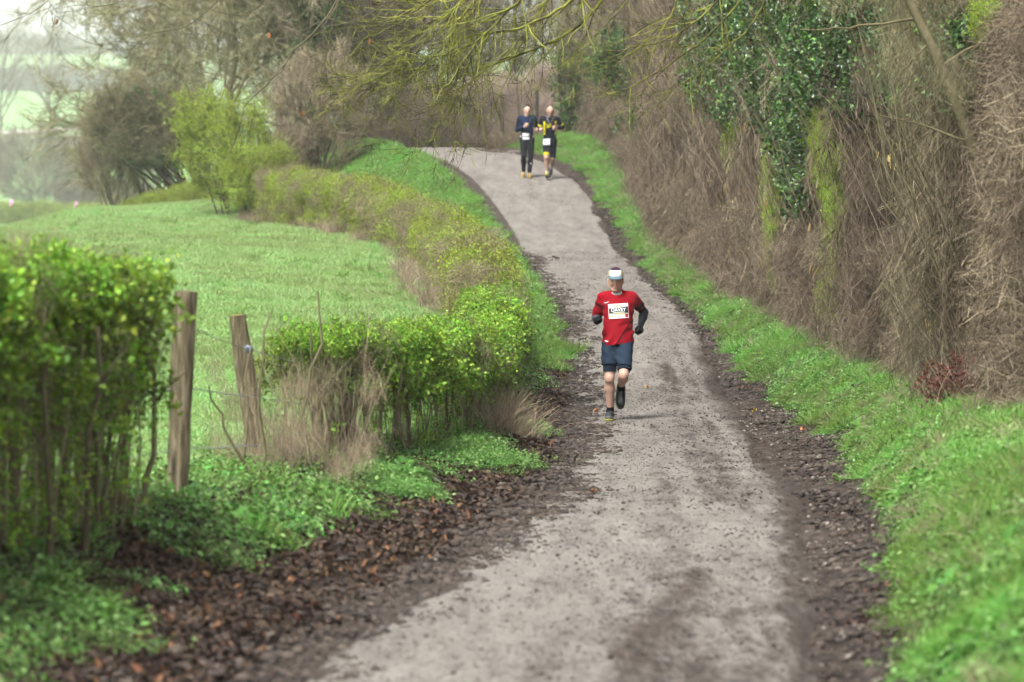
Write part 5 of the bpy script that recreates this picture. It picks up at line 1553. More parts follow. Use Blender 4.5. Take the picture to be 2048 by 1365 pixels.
def cone(p, a, b, ra, rb, sy=1.0):
    """tapered capsule; sy < 1 flattens it front to back"""
    s = np.array([1, 1 / sy, 1])
    a = np.asarray(a, float) * s; b = np.asarray(b, float) * s; q = p * s
    ab = b - a
    t = np.clip(((q - a) @ ab) / max(ab @ ab, 1e-9), 0, 1)
    d = np.linalg.norm(q - a - t[..., None] * ab, axis=-1) - (ra + (rb - ra) * t)
    return d * (sy if sy < 1 else 1)

def ell(p, c, r):
    q = (p - np.asarray(c)) / np.asarray(r)
    l = np.linalg.norm(q, axis=-1)
    return (l - 1) * min(r)

def union(p, prims, k=.03, grow=0.0):
    d = None
    for pr in prims:
        if pr[0] == 'c':
            e = cone(p, *pr[1:])
        else:
            e = ell(p, *pr[1:])
        e = e - grow
        d = e if d is None else smin(d, e, k)
    return d

def nets(f, lo, hi, h):
    """naive surface nets: verts, quads of the zero level of f"""
    lo = np.asarray(lo, float); hi = np.asarray(hi, float)
    n = np.ceil((hi - lo) / h).astype(int) + 1
    ax = [lo[i] + np.arange(n[i]) * h for i in range(3)]
    G = np.stack(np.meshgrid(*ax, indexing='ij'), -1)
    v = np.concatenate([f(G[i:i + 16].reshape(-1, 3)).reshape(G[i:i + 16].shape[:3]) for i in range(0, n[0], 16)], 0)
    ins = v < 0
    c = np.zeros((n[0] - 1, n[1] - 1, n[2] - 1, 3)); cnt = np.zeros(c.shape[:3])
    for axis in range(3):
        for o1 in (0, 1):
            for o2 in (0, 1):
                off = [0, 0, 0]; oth = [i for i in range(3) if i != axis]
                off[oth[0]] = o1; off[oth[1]] = o2
                s0 = tuple(slice(off[i], off[i] + n[i] - 1) for i in range(3))
                of2 = list(off); of2[axis] = 1
                s1 = tuple(slice(of2[i], of2[i] + n[i] - 1) for i in range(3))
                a, b = v[s0], v[s1]
                x = (a < 0) != (b < 0)
                t = np.where(x, a / np.where(x, a - b, 1), 0)
                pt = np.zeros(c.shape)
                for i in range(3):
                    pt[..., i] = off[i]
                pt[..., axis] = t
                c += pt * x[..., None]; cnt += x
    act = cnt > 0
    idx = -np.ones(act.shape, int)
    idx[act] = np.arange(act.sum())
    cell = np.stack(np.nonzero(act), 1)
    V = lo + (cell + c[act] / cnt[act][:, None]) * h
    Q = []
    for axis in range(3):
        o = [i for i in range(3) if i != axis]
        sa = [slice(1, n[i] - 1) for i in range(3)]; sb = list(sa)
        sa[axis] = slice(0, n[axis] - 1); sb[axis] = slice(1, n[axis])
        a, b = ins[tuple(sa)], ins[tuple(sb)]
        e = np.stack(np.nonzero(a != b), 1)
        if not len(e): continue
        flip = a[a != b]
        base = e.copy(); base[:, o[0]] += 1; base[:, o[1]] += 1
        def cl(d0, d1):
            q = base.copy(); q[:, o[0]] += d0; q[:, o[1]] += d1
            return idx[q[:, 0], q[:, 1], q[:, 2]]
        q = np.stack([cl(-1, -1), cl(0, -1), cl(0, 0), cl(-1, 0)], 1)
        if axis == 1: flip = ~flip
        q[~flip] = q[~flip][:, ::-1]
        Q.append(q)
    return V, np.concatenate(Q)

M_skin = col_mat('skin', .5, .35)
M_cloth = col_mat('sports_fabric', .8, .06, .25, 90)
M_shoe = col_mat('shoe_mesh', .6, .3, .3, 120)
M_hair = col_mat('hair', .7, .3, .6, 150)

def bbox(prims, g):
    lo = np.full(3, 9.); hi = np.full(3, -9.)
    for pr in prims:
        if pr[0] == 'c':
            r = max(pr[3], pr[4]); pts = [np.asarray(pr[1]), np.asarray(pr[2])]
        else:
            r = max(pr[2]); pts = [np.asarray(pr[1])]
        for q in pts:
            lo = np.minimum(lo, q - r); hi = np.maximum(hi, q + r)
    return lo - g - .03, hi + g + .03

def sdf_obj(name, prims, mat, parent, colf, h=.009, k=.03, grow=0.0, cut=None, warp=None, lo=None, hi=None):
    l, u = bbox(prims, grow)
    if lo is not None: l = np.maximum(l, lo)
    if hi is not None: u = np.minimum(u, hi)
    def f(p):
        d = union(p, prims, k, grow)
        if warp is not None: d = d + warp(p)
        if cut is not None: d = np.maximum(d, cut(p))
        return d
    V, Q = nets(f, l, u, h)
    c = colf(V) if callable(colf) else np.tile(np.asarray(colf, float), (len(V), 1))
    me = raw_mesh(name, V, Q, None, [mat], None, None, True, c)
    return link(name, me, parent, (0, 0, 0))

def hand(wrist, palm, curl, sgn, r=.0105):
    """closed runner's hand: palm, four bent fingers of different length, thumb across"""
    w = np.asarray(wrist, float); p = np.asarray(palm, float)
    d = nrm(p - w); side = nrm(np.cross(d, [0, 0, 1.0])) ; up = np.cross(side, d)
    a = math.radians(curl)
    side, up = side * math.cos(a) + up * math.sin(a), -side * math.sin(a) + up * math.cos(a)
    pr = [('c', w, p, .027, .030), ('c', p - up * .024, p + up * .024, .026, .026)]
    inn = side * sgn
    for i, (o, ln) in enumerate([(.034, .040), (.012, .044), (-.011, .041), (-.032, .033)]):
        k0 = p + d * .018 + up * o
        k1 = k0 + d * ln * .6 + inn * .010
        k2 = k1 + inn * .030 - d * .012
        k3 = k2 - d * ln * .55 - inn * .002
        pr += [('c', k0, k1, r, r), ('c', k1, k2, r, r * .95), ('c', k2, k3, r * .95, r * .85)]
    t0 = w + d * .03 + up * .028 + inn * .01
    t1 = t0 + d * .035 + up * .012 + inn * .022
    t2 = t1 + d * .024 - up * .018 + inn * .012
    pr += [('c', t0, t1, r * 1.2, r * 1.05), ('c', t1, t2, r * 1.05, r * .9)]
    return pr

def build_person(loc, J, label, h=.009, sc=1.0):
    root = thing('person', loc, label, 'person')
    root.scale = (sc, sc, sc)
    hd = np.array(J['head'])
    face = J.get('face', (0, -1, -.05)); fd = nrm(np.array(face, float))
    rt = nrm(np.cross(fd, [0, 0, 1.0])); upv = np.cross(rt, fd)
    HS = J.get('hs', 1.1)
    H = lambda x, y, z: hd + (rt * (-x) + fd * y + upv * z) * HS          # x to image right when facing the camera
    head = [('e', tuple(hd + upv * .02 * HS), (.074 * HS, .093 * HS, .098 * HS)), ('c', H(0, .035, -.045), H(0, .058, -.085), .050, .030), ('c', H(-.045, .0, -.05), H(-.02, .05, -.088), .028, .022), ('c', H(.045, .0, -.05), H(.02, .05, -.088), .028, .022),
            ('c', H(0, .088, .012), H(0, .108, -.022), .009, .014), ('c', H(-.04, .074, .026), H(.04, .074, .026), .014, .014),
            ('c', H(-.012, .086, -.058), H(.012, .086, -.058), .009, .009), ('c', H(-.03, .07, -.018), H(-.035, .05, -.03), .02, .02), ('c', H(.03, .07, -.018), H(.035, .05, -.03), .02, .02),
            ('c', H(-.078, -.005, .012), H(-.076, -.008, -.022), .011, .009), ('c', H(.078, -.005, .012), H(.076, -.008, -.022), .011, .009)]
    neck = [('c', np.array(J['neck']), hd + np.array([0, .012, -.06]), .054, .052)]
    tor = J['torso']
    P_ = {}
    P_['torso'] = [('c', *t) for t in tor]
    P_['head'] = head; P_['neck'] = neck
    for s in 'AB':
        sh, el, wr = [np.array(J[q + s]) for q in ('sh', 'el', 'wr')]
        P_['up' + s] = [('c', sh, el, .054, .041)]
        P_['fo' + s] = [('c', el, el + (wr - el) * .35, .040, .042), ('c', el + (wr - el) * .35, wr, .042, .027)]
        hp, kn, an, to = [np.array(J[q + s]) for q in ('hip', 'kn', 'an', 'toe')]
        P_['th' + s] = [('c', hp, kn, .088, .056)]
        back = np.array([0, .018, 0])
        fwd = np.array([0, -.022, .012])
        P_['ca' + s] = [('c', kn, kn + (an - kn) * .30 + back, .050, .058), ('c', kn + (an - kn) * .30 + back, an, .058, .029), ('c', kn + (an - kn) * .1, an, .036, .027), ('c', kn + fwd, kn + fwd * 1.1 + [0, 0, -.03], .036, .030)]
        heel = an + nrm(an - to) * .02 + nrm(an - kn) * .045
        P_['ft' + s] = [('c', heel, to, .034, .030), ('c', an, (heel + to) / 2, .036, .034)]
        P_['ha' + s] = [('c', wr, J['ha' + s], .018, .018)] if J.get('gloves') else hand(wr, J['ha' + s], *J['curl' + s])
    allp = sum(P_.values(), [])
    sk = np.array(J['skin'])
    def skin(V):
        c = np.tile(sk, (len(V), 1))
        q = V - hd
        x = -(q @ rt); y = q @ fd; z = q @ upv
        fr = y > .04
        red = np.exp(-((np.abs(x) - .036) ** 2 / .0006 + (z + .03) ** 2 / .0008)) * fr
        c = c * (1 - red[:, None] * np.array([.0, .22, .22]))
        lips = np.exp(-(x ** 2 / .00035 + (z + .058) ** 2 / .00006)) * fr
        c = c * (1 - lips[:, None] * np.array([.25, .55, .5]))
        brow = np.exp(-((np.abs(x) - .032) ** 2 / .00025 + (z - .034) ** 2 / .00004)) * fr
        c = c * (1 - brow[:, None] * .6)
        socket_shade = np.exp(-((np.abs(x) - .034) ** 2 / .0004 + (z - .010) ** 2 / .00018)) * fr  # eye sockets darkened: shade painted into the skin colour
        c = c * (1 - socket_shade[:, None] * np.array([.35, .45, .45]))
        stub = np.clip((-.035 - z) / .03, 0, 1) * (y > -.02) * (np.linalg.norm(q, axis=1) < .16)
        c = c * (1 - stub[:, None] * np.array(J.get('stubble', (.12, .12, .1))))
        nearh = np.clip((.19 - np.linalg.norm(q, axis=1)) / .03, 0, 1)  # head skin painted lighter to offset the shade on the face
        return c * (1 + .3 * nearh[:, None])
    body = sdf_obj('body', allp, M_skin, root, skin, h, .022)
    # eyes
    for e in (-1, 1):
        sdf_obj('eye', [('e', tuple(H(e * .031, .082, .008)), (.013, .008, .007))], M_skin, root, (.03, .022, .018), .003, .01)
    return root, P_, H

def plane_cut(pt, n):
    pt = np.asarray(pt, float); n = nrm(np.asarray(n, float))
    return lambda p: (p - pt) @ n

def shoe(root, J, s, upper, sole, sock, sockcol, P_):
    kn, an, to = [np.array(J[q + s]) for q in ('kn', 'an', 'toe')]
    heel = an + nrm(an - to) * .022 + nrm(an - kn) * .05
    dn = nrm(an - kn); fw = nrm(to - heel)
    dn = nrm(dn - fw * (dn @ fw))
    h0 = heel + dn * .02; t0 = to + dn * .018
    pr = [('c', heel, to, .044, .042), ('c', heel + fw * .10, to - fw * .02, .050, .047), ('c', an + dn * .0, heel + fw * .05, .044, .044)]
    o = sdf_obj('shoe', pr, M_shoe, root, upper, .007, .02, .002, lambda p: (p - (heel + dn * .034)) @ dn)
    sdf_obj('sole', [('c', heel - fw * .014, to + fw * .016, .048, .048), ('c', heel + fw * .14, to - fw * .01, .058, .054)], M_shoe, o, sole, .007, .02, .005,
            lambda p: np.maximum((p - (heel + dn * .048)) @ dn, -((p - (heel + dn * .024)) @ dn)))
    if sock:
        sdf_obj('sock', P_['ca' + s] + P_['ft' + s], M_cloth, root, sockcol, .008, .02, .006, lambda p: np.maximum((p - (an - nrm(an - kn) * sock)) @ -nrm(an - kn), (p - (an + dn * .03)) @ dn))
    return o

# ---- runner in red
RY = 43.2
J = dict(gloves=True, head=(0.0, -.05, 1.592), neck=(.02, -.005, 1.42), face=(-.04, -1, -.12), skin=(.49, .30, .225), stubble=(.08, .14, .14),
         torso=[((.03, 0, .92), (.03, 0, 1.02), .138, .132, .70), ((.03, 0, 1.02), (.033, -.01, 1.27), .132, .160, .68), ((-.07, 0, 1.36), (.13, .01, 1.36), .098, .098, .80), ((-.115, .0, 1.40), (.165, .02, 1.40), .056, .056), ((.02, .0, 1.40), (.02, 0, 1.45), .075, .058)],
         shA=(-.145, .01, 1.395), elA=(-.218, .14, 1.165), wrA=(-.212, -.09, 1.125), haA=(-.203, -.135, 1.13), curlA=(70, 1),
         shB=(.195, .03, 1.395), elB=(.335, .20, 1.225), wrB=(.285, .01, 1.075), haB=(.262, -.03, 1.045), curlB=(60, -1),
         hipA=(-.055, .0, .90), knA=(-.070, -.07, .475), anA=(-.058, .03, .095), toeA=(-.078, -.135, .042),
         hipB=(.105, .0, .90), knB=(.085, -.29, .520), anB=(.070, .12, .385), toeB=(.060, .07, .185))
rx0 = (1231 - 1024) / 7680 * RY
root, P_, H = build_person((rx0, RY, float(surf(rx0, RY)[0]) + .002), J, 'runner in red shirt, navy shorts and pale cap with a race bib on his chest', .0085, .985)
RED = np.array([.27, .004, .012]); BLK = np.array([.008, .008, .010])
def folds(p):
    q = p[..., 0] * 46 - p[..., 2] * 44 + 1.8 * np.sin(p[..., 2] * 13 + p[..., 0] * 9)
    return (.0085 * np.sin(q) * (.5 + .5 * np.sin(p[..., 2] * 23 + p[..., 0] * 17)) * np.clip((1.22 - p[..., 2]) * 5, 0, 1) + .004 * np.sin(p[..., 2] * 60 + p[..., 0] * 38 + 2 * np.sin(p[..., 0] * 21)) * np.clip((np.abs(p[..., 0] - .03) - .08) * 9, 0, 1))
def shirt_col(V):
    c = np.tile(RED, (len(V), 1))
    x, y, z = V.T
    # diagonal seam on the front, bands on both sleeves
    t = (z - .87) / (1.12 - .87)
    dl = x - (.005 + t * .165)
    k = (np.abs(dl) < .009) & (y < 0) & (z < 1.13)
    c[k] = BLK
    for s in 'AB':
        sh, el = np.array(J['sh' + s]), np.array(J['el' + s])
        a = nrm(el - sh); q = (V - sh) @ a
        out = (x < -.14) if s == 'A' else (x > .19)
        lo_, hi_ = (.055, .080) if s == 'A' else (.10, .155)
        c[out & (q > lo_) & (q < hi_)] = BLK
    return c
def sleeve_end(s, fr):
    sh, el = np.array(J['sh' + s]), np.array(J['el' + s])
    return plane_cut(sh + (el - sh) * fr, el - sh)
ceA, ceB = sleeve_end('A', .88), sleeve_end('B', .62)
shirt_prims = P_['torso'] + [('c', np.array(J['shA']), np.array(J['elA']), .053, .052), ('c', np.array(J['shB']), np.array(J['elB']), .053, .052), ('c', (.03, 0, .86), (.03, 0, 1.12), .172, .138, .80)]
def shirt_cut(p):
    arm = np.where(p[..., 0] < -.16, ceA(p), np.where(p[..., 0] > .23, ceB(p), -1))
    nk = .058 - np.linalg.norm(p - np.array([.015, -.03, 1.475]), axis=-1)
    return np.maximum.reduce([.865 + .012 * np.sin(p[..., 0] * 12) - p[..., 2], arm, nk])
shirt = sdf_obj('shirt', shirt_prims, M_cloth, root, shirt_col, .0075, .03, .012, shirt_cut, folds)
# collar
sdf_obj('collar', P_['neck'] + P_['torso'], M_cloth, root, (.62, .57, .56), .006, .02, .016, lambda p: np.maximum.reduce([p[..., 2] - 1.475 - .25 * (p[..., 1] + .0), 1.44 - p[..., 2] + .25 * p[..., 1], np.linalg.norm((p - np.array([.015, -.01, 1.46]))[..., :2], axis=-1) - .078]))
NAVY = np.array([.017, .030, .050])
def shorts_col(V):
    c = np.tile(NAVY, (len(V), 1))
    c[V[:, 2] < .60] *= .7
    return c
leg = lambda s, g0, g1: ('c', np.array(J['hip' + s]), np.array(J['kn' + s]), g0, g1)
def hem(s, fr):
    a, b = np.array(J['hip' + s]), np.array(J['kn' + s])
    return plane_cut(a + (b - a) * fr, b - a)
hA, hB = hem('A', .64), hem('B', .80)
sdf_obj('shorts', [('c', (.03, 0, .86), (.03, 0, .92), .135, .125, .74), leg('A', .098, .092), leg('B', .095, .082)], M_cloth, root, shorts_col, .008, .02, .006,
        lambda p: np.maximum(np.where(p[..., 0] < .025, hA(p), hB(p)), p[..., 2] - .90), lambda p: .003 * np.sin(p[..., 2] * 60 + p[..., 0] * 40))
i2A, i2B = hem('A', .82), hem('B', .88)
sdf_obj('inner_shorts', [leg('A', .090, .062), leg('B', .090, .062)], M_cloth, root, NAVY * .6, .008, .02, .008, lambda p: np.maximum(np.where(p[..., 0] < .025, i2A(p), i2B(p)), p[..., 2] - .85))
for s, c0 in (('A', (.055, .06, .07)), ('B', (.010, .011, .014))):
    sh, el, wr = [np.array(J[q + s]) for q in ('sh', 'el', 'wr')]
    sdf_obj('arm_sleeve', P_['up' + s] + P_['fo' + s], M_cloth, root, c0, .008, .02, .006, plane_cut(wr, wr - el))
    sdf_obj('glove', hand(wr, J['ha' + s], *J['curl' + s], r=.0115), M_cloth, root, BLK * 1.2, .005, .010, .003)
sole_c = lambda V: np.tile([.42, .42, .06], (len(V), 1))
shoe(root, J, 'A', lambda V: np.where((V[:, 2:3] < .05), np.array([.13, .14, .14]), np.array([.022, .024, .026])), sole_c, .06, (.012, .012, .014), P_)
shoe(root, J, 'B', (.016, .017, .018), lambda V: np.where(np.abs(V[:, :1] - .065) > .034, np.array([.34, .34, .05]), np.array([.015, .015, .015])), .07, (.012, .012, .014), P_)
# cap
hd = np.array(J['head'])
def cap_col(V):
    fd = nrm(np.array(J['face'], float)); rt = nrm(np.cross(fd, [0, 0, 1.0])); up = np.cross(rt, fd)
    q = V - hd; x = -(q @ rt); y = q @ fd; z = q @ up
    c = np.tile([.34, .32, .17], (len(V), 1))
    c[(np.abs(x) < .064) & (y > .0)] = [.60, .61, .63]
    c[z > .128] = [.045, .02, .04]
    c[y < -.02] = [.045, .02, .04]
    return c
fdv = nrm(np.array(J['face'], float)); rtv = nrm(np.cross(fdv, [0, 0, 1.0])); upc = np.cross(rtv, fdv)
cap = sdf_obj('cap', [('e', tuple(hd + upc * .050 - fdv * .004), (.094, .113, .108))], M_cloth, root, cap_col, .006, .02, 0, lambda p: -((p - (hd + upc * .056)) @ upc))
A = Acc()
K1, K2 = 15, 6
a = np.linspace(-1.25, 1.25, K1); bv = []
for j in range(K2):
    q = j / (K2 - 1)
    for t in a:
        X_ = math.sin(t) * .092; Y_ = math.cos(t) * (.105 + q * .062); Z_ = .062 - q * .022 * math.cos(t) - .010 * abs(math.sin(t)) * q
        bv.append(hd - rtv * X_ + fdv * Y_ + upc * Z_)
bv = np.array(bv); F = np.array([[j * K1 + i, j * K1 + i + 1, (j + 1) * K1 + i + 1, (j + 1) * K1 + i] for j in range(K2 - 1) for i in range(K1 - 1)])
V2 = np.r_[bv, bv - upc * .006]
F2 = np.r_[F, F[:, ::-1] + len(bv)]
edge_ = [(K2 - 1) * K1 + i for i in range(K1)]
F3 = np.array([[edge_[i], edge_[i + 1], edge_[i + 1] + len(bv), edge_[i] + len(bv)] for i in range(K1 - 1)])
link('brim', raw_mesh('brim', V2, np.r_[F2, F3], None, [M_cloth], None, None, True, np.tile([.11, .16, .19], (len(V2), 1))), cap, (0, 0, 0))
grey_print = flat_mat('grey_print', (.16, .20, .24), .7)
white_print = flat_mat('white_print', (.80, .80, .80), .6)
def text_mesh(name, body, size, place, mat, parent):
    cu = bpy.data.curves.new(name, 'FONT'); cu.body = body; cu.size = size; cu.align_x = 'CENTER'; cu.align_y = 'CENTER'; cu.offset = size * .018
    o = bpy.data.objects.new(name, cu); COL.objects.link(o)
    dg = bpy.context.evaluated_depsgraph_get()
    me = bpy.data.meshes.new_from_object(o.evaluated_get(dg))
    bpy.data.objects.remove(o, do_unlink=True)
    for v in me.vertices:
        v.co = place(v.co.x, v.co.y)
    me.materials.clear(); me.materials.append(mat)
    return link(name, me, parent, (0, 0, 0))
# faint mark on the white cap panel
def on_cap(x, z):
    r_ = np.array([.094, .113, .108]) * 1.012
    yy = r_[1] * math.sqrt(max(0, 1 - (x / r_[0]) ** 2 - ((z - .050) / r_[2]) ** 2)) - .004
    return Vector(hd - rtv * x + fdv * yy + upc * z)
A = Acc()
for i, x in enumerate(np.linspace(-.026, .026, 6)):
    ww = .0036; hh = .006 if i in (0, 2) else .0045
    A.add(np.array([on_cap(x - ww, .104 - hh), on_cap(x + ww, .104 - hh), on_cap(x + ww, .104 + hh), on_cap(x - ww, .104 + hh)]), np.array([[0, 1, 2, 3]]), .5)
link('cap_mark', A.mesh('cap_mark', [grey_print]), cap, (0, 0, 0))
# race bib
def shirt_f(p):
    return union(p, shirt_prims, .03, .012) + folds(p)
ys_ = np.linspace(-.26, .0, 80)
def front(x, z):
    q = np.stack([np.full(80, x), ys_, np.full(80, z)], 1)
    v = shirt_f(q)
    k = np.argmax(v < 0)
    return ys_[k]
bx0, bx1, bz0, bz1 = -.082, .145, 1.165, 1.332
gx = np.linspace(0, 1, 13); gy = np.linspace(0, 1, 11)
yy = np.array([[front(bx0 + (bx1 - bx0) * u, bz0 + (bz1 - bz0) * v_) for u in gx] for v_ in gy])
for _ in range(2):
    yy[1:-1] = (yy[:-2] + yy[1:-1] * 2 + yy[2:]) / 4
yy = np.minimum(yy, yy.mean() + .02)
def bibp(u, v_, off=0.0):
    """u, v in 0..1 on the bib"""
    i = min(max(u * 12, 0), 11.999); j = min(max(v_ * 10, 0), 9.999)
    i0, j0 = int(i), int(j); fi, fj = i - i0, j - j0
    y0 = (yy[j0, i0] * (1 - fi) + yy[j0, i0 + 1] * fi) * (1 - fj) + (yy[j0 + 1, i0] * (1 - fi) + yy[j0 + 1, i0 + 1] * fi) * fj
    x = bx0 + (bx1 - bx0) * u + (v_ - .5) * -.012
    z = bz0 + (bz1 - bz0) * v_ + (u - .5) * .014
    return Vector((x, y0 - .007 - off, z))
def bib_patch(name, u0, u1, v0, v1, mat, parent, off, nu=12, nv=6):
    us = np.linspace(u0, u1, nu + 1); vs = np.linspace(v0, v1, nv + 1)
    V = np.array([bibp(u, v_, off)[:] for v_ in vs for u in us])
    F = np.array([[j * (nu + 1) + i, j * (nu + 1) + i + 1, (j + 1) * (nu + 1) + i + 1, (j + 1) * (nu + 1) + i] for j in range(nv) for i in range(nu)])
    return link(name, raw_mesh(name, V, F, None, [mat], None, None, True), parent, (0, 0, 0))
bib = bib_patch('race_bib', 0, 1, 0, 1, flat_mat('bib_paper', (.82, .82, .80), .55), root, 0)
dark = flat_mat('bib_dark_print', (.035, .038, .04), .6)
bib_patch('bib_band', .02, .985, .35, .72, dark, bib, .0025)
bib_patch('bib_band', .62, .985, .68, .78, dark, bib, .0020, 4, 2)
bib_patch('bib_yellow_strip', .22, .82, .27, .33, flat_mat('bib_yellow', (.75, .68, .12), .6), bib, .0025)
bib_patch('bib_logo', .30, .68, .80, .85, flat_mat('bib_green', (.20, .36, .10), .6), bib, .0025, 6, 2)
bib_patch('bib_logo', .38, .52, .85, .92, flat_mat('bib_green_dark', (.30, .50, .12), .6), bib, .0025, 4, 2)
bib_patch('bib_logo', .82, .97, .06, .29, flat_mat('bib_red', (.40, .02, .03), .6), bib, .0025, 3, 3)
bib_patch('bib_logo', .05, .11, .12, .24, flat_mat('bib_orange', (.80, .55, .05), .6), bib, .0025, 2, 2)
bib_patch('bib_logo', .38, .64, .10, .14, grey_print, bib, .0025, 4, 2)
bib_patch('bib_small_line', .22, .80, .385, .43, white_print, bib, .0040, 6, 2)
text_mesh('bib_name', 'DAVEY', .054, lambda x, y: bibp(.5 + x / (bx1 - bx0), .575 + y / (bz1 - bz0), .0045), white_print, bib)
# sportswear tick on the chest and hem print
def chest(x, z, off=.006):
    return [x, front(x, z) - off, z]
def tick(cx, cz, s, parent, fr):
    top = [(-1, .10), (-.85, -.30), (-.55, -.42), (-.1, -.20), (.5, .10), (1, .40)]
    bot = [(-1, .10), (-.95, -.45), (-.60, -.75), (-.1, -.55), (.5, -.05), (1, .40)]
    V = np.array([fr(cx + a_ * s, cz + b_ * s * .62) for a_, b_ in top] + [fr(cx + a_ * s, cz + b_ * s * .62) for a_, b_ in bot])
    F = np.array([[i, i + 6, i + 7, i + 1] for i in range(5)])
    return link('chest_mark', raw_mesh('chest_mark', V, F, None, [white_print]), parent, (0, 0, 0))
tick(-.098, 1.352, .032, shirt, chest)
A = Acc(); A.add(np.array([chest(x, z) for x, z in [(-.125, .905), (-.088, .897), (-.088, .905), (-.125, .913)]]), np.array([[0, 1, 2, 3]]))
link('hem_mark', A.mesh('hem_mark', [white_print]), shirt, (0, 0, 0))
# hair under the cap
sdf_obj('hair', [('e', tuple(hd + upc * .03 - fdv * .012), (.085, .100, .100))], M_hair, root, (.06, .035, .02), .007, .02, .0, lambda p: np.maximum.reduce([(p - (hd + upc * .06)) @ upc, -((p - (hd - upc * .03)) @ upc), (p - (hd + fdv * .015)) @ fdv]))

# ---- the two runners behind
def far_runner(px, py, Y, J, label, sc=1.0):
    x = (px - 1024) / 7680 * Y
    return build_person((x, Y, float(sm(np.array([Y]), ROADZ)[0]) + .04), J, label, .011, sc)
T0 = lambda w, cx=0: [((cx, 0, .93), (cx, 0, 1.04), .125, .122, .72), ((cx, 0, 1.04), (cx, -.01, 1.28), .122, .148, .70), ((cx - .1, 0, 1.37), (cx + .1, 0, 1.37), .090, .090, .82), ((cx - w, 0, 1.41), (cx + w, 0, 1.41), .058, .058), ((cx, 0, 1.41), (cx, 0, 1.46), .07, .055)]
J = dict(head=(.01, -.04, 1.60), neck=(0, 0, 1.44), face=(.0, -1, -.05), skin=(.50, .325, .25), torso=T0(.14),
         shA=(-.165, .0, 1.41), elA=(-.235, .03, 1.13), wrA=(-.06, -.18, 1.20), haA=(-.015, -.215, 1.225), curlA=(20, 1),
         shB=(.165, .0, 1.41), elB=(.235, .13, 1.16), wrB=(.225, -.09, 1.13), haB=(.22, -.14, 1.14), curlB=(70, -1),
         hipA=(-.085, 0, .90), knA=(-.075, -.09, .50), anA=(-.085, .10, .13), toeA=(-.095, -.07, .045),
         hipB=(.085, 0, .90), knB=(.085, -.02, .48), anB=(.055, .05, .09), toeB=(.075, -.12, .04))
r1, P_, H = far_runner(1054, 360, 91.2, J, 'runner in navy long-sleeved top and black tights, left of the two far runners')
NV = np.array([.012, .022, .055])
def cutter(*cs):
    return lambda p: np.maximum.reduce([c(p) for c in cs])
def top_col(V):
    c = np.tile(NV, (len(V), 1))
    for s in 'AB':
        e, w_ = np.array(J['el' + s]), np.array(J['wr' + s])
        c[((V - e) @ nrm(w_ - e) > .02) & (np.abs(V[:, 0]) > .0) & (np.linalg.norm(V - e, axis=1) < .3) & ((V[:, 1] < -.145) | (np.abs(V[:, 0]) > .19))] = NV * .5
    return c
wc = {s: plane_cut(np.array(J['wr' + s]), np.array(J['wr' + s]) - np.array(J['el' + s])) for s in 'AB'}
arms = P_['upA'] + P_['foA'] + P_['upB'] + P_['foB']
tp_prims = P_['torso'] + arms
def tcut(p):
    nk = .062 - np.linalg.norm(p - np.array([0, -.03, 1.49]), axis=-1)
    d = np.minimum(union(p, P_['torso'], .03, .02), np.maximum(union(p, P_['foA'], .02, .02), wc['A'](p)))
    d = np.minimum(d, np.maximum(union(p, P_['foB'], .02, .02), wc['B'](p)))
    d = np.minimum(d, union(p, P_['upA'] + P_['upB'], .02, .02))
    return np.maximum.reduce([d, .96 - p[..., 2], nk])
sh1 = sdf_obj('shirt', tp_prims, M_cloth, r1, top_col, .010, .025, .010, tcut, lambda p: .003 * np.sin(p[..., 2] * 45 + p[..., 0] * 30))
legs = P_['thA'] + P_['thB'] + P_['caA'] + P_['caB'] + [('c', (0, 0, .90), (0, 0, .98), .128, .122, .74)]
ankle = lambda s: plane_cut(np.array(J['an' + s]) - nrm(np.array(J['an' + s]) - np.array(J['kn' + s])) * .02, np.array(J['an' + s]) - np.array(J['kn' + s]))
aA, aB = ankle('A'), ankle('B')
sdf_obj('tights', legs, M_cloth, r1, (.016, .017, .022), .010, .025, .008, lambda p: np.maximum(np.where(p[..., 0] < 0, aA(p), aB(p)), p[..., 2] - 1.0))
for s in 'AB':
    shoe(r1, J, s, (.30, .22, .08), (.50, .38, .12), .0, None, P_)
ring = lambda p, z0, z1: np.maximum(p[..., 2] - z1, z0 - p[..., 2])
belt = sdf_obj('race_belt', P_['torso'], M_cloth, r1, (.03, .03, .035), .010, .03, .018, lambda p: ring(p, 1.0, 1.05))
wp = (.72, .74, .76)
sdf_obj('race_bib', P_['torso'] + [('c', (0, 0, .88), (0, 0, .98), .13, .125, .76)], M_cloth, belt, lambda V: np.where(((V[:, 2:3] > .955) & (V[:, 2:3] < .985)), np.array([.2, .2, .22]), np.array(wp)), .010, .03, .026,
        lambda p: np.maximum.reduce([ring(p, .90, 1.05), np.abs(p[..., 0] + .025) - .085, p[..., 1]]))
for sx in (-1, 1):
    sdf_obj('white_flap', [('c', (sx * .135, -.02, .98), (sx * .15, -.02, .84), .022, .018)], M_cloth, r1, wp, .009, .02)
hdp = np.array(J['head'])
sdf_obj('hair', [('e', tuple(hdp + [0, .012, .038]), (.087, .107, .107))], M_hair, r1, (.022, .014, .010), .009, .02, .0, lambda p: np.minimum(-(p[..., 2] - hdp[2] - .038), np.maximum(-(p[..., 1] - hdp[1] - .02), -(p[..., 2] - hdp[2] - .0))))
ys2 = np.linspace(-.26, .0, 60)
def fr1(x, z):
    v = union(np.stack([np.full(60, x), ys2, np.full(60, z)], 1), tp_prims, .025, .012)
    return [x, ys2[np.argmax(v < 0)] - .008, z]
tick(.045, 1.30, .035, sh1, fr1)
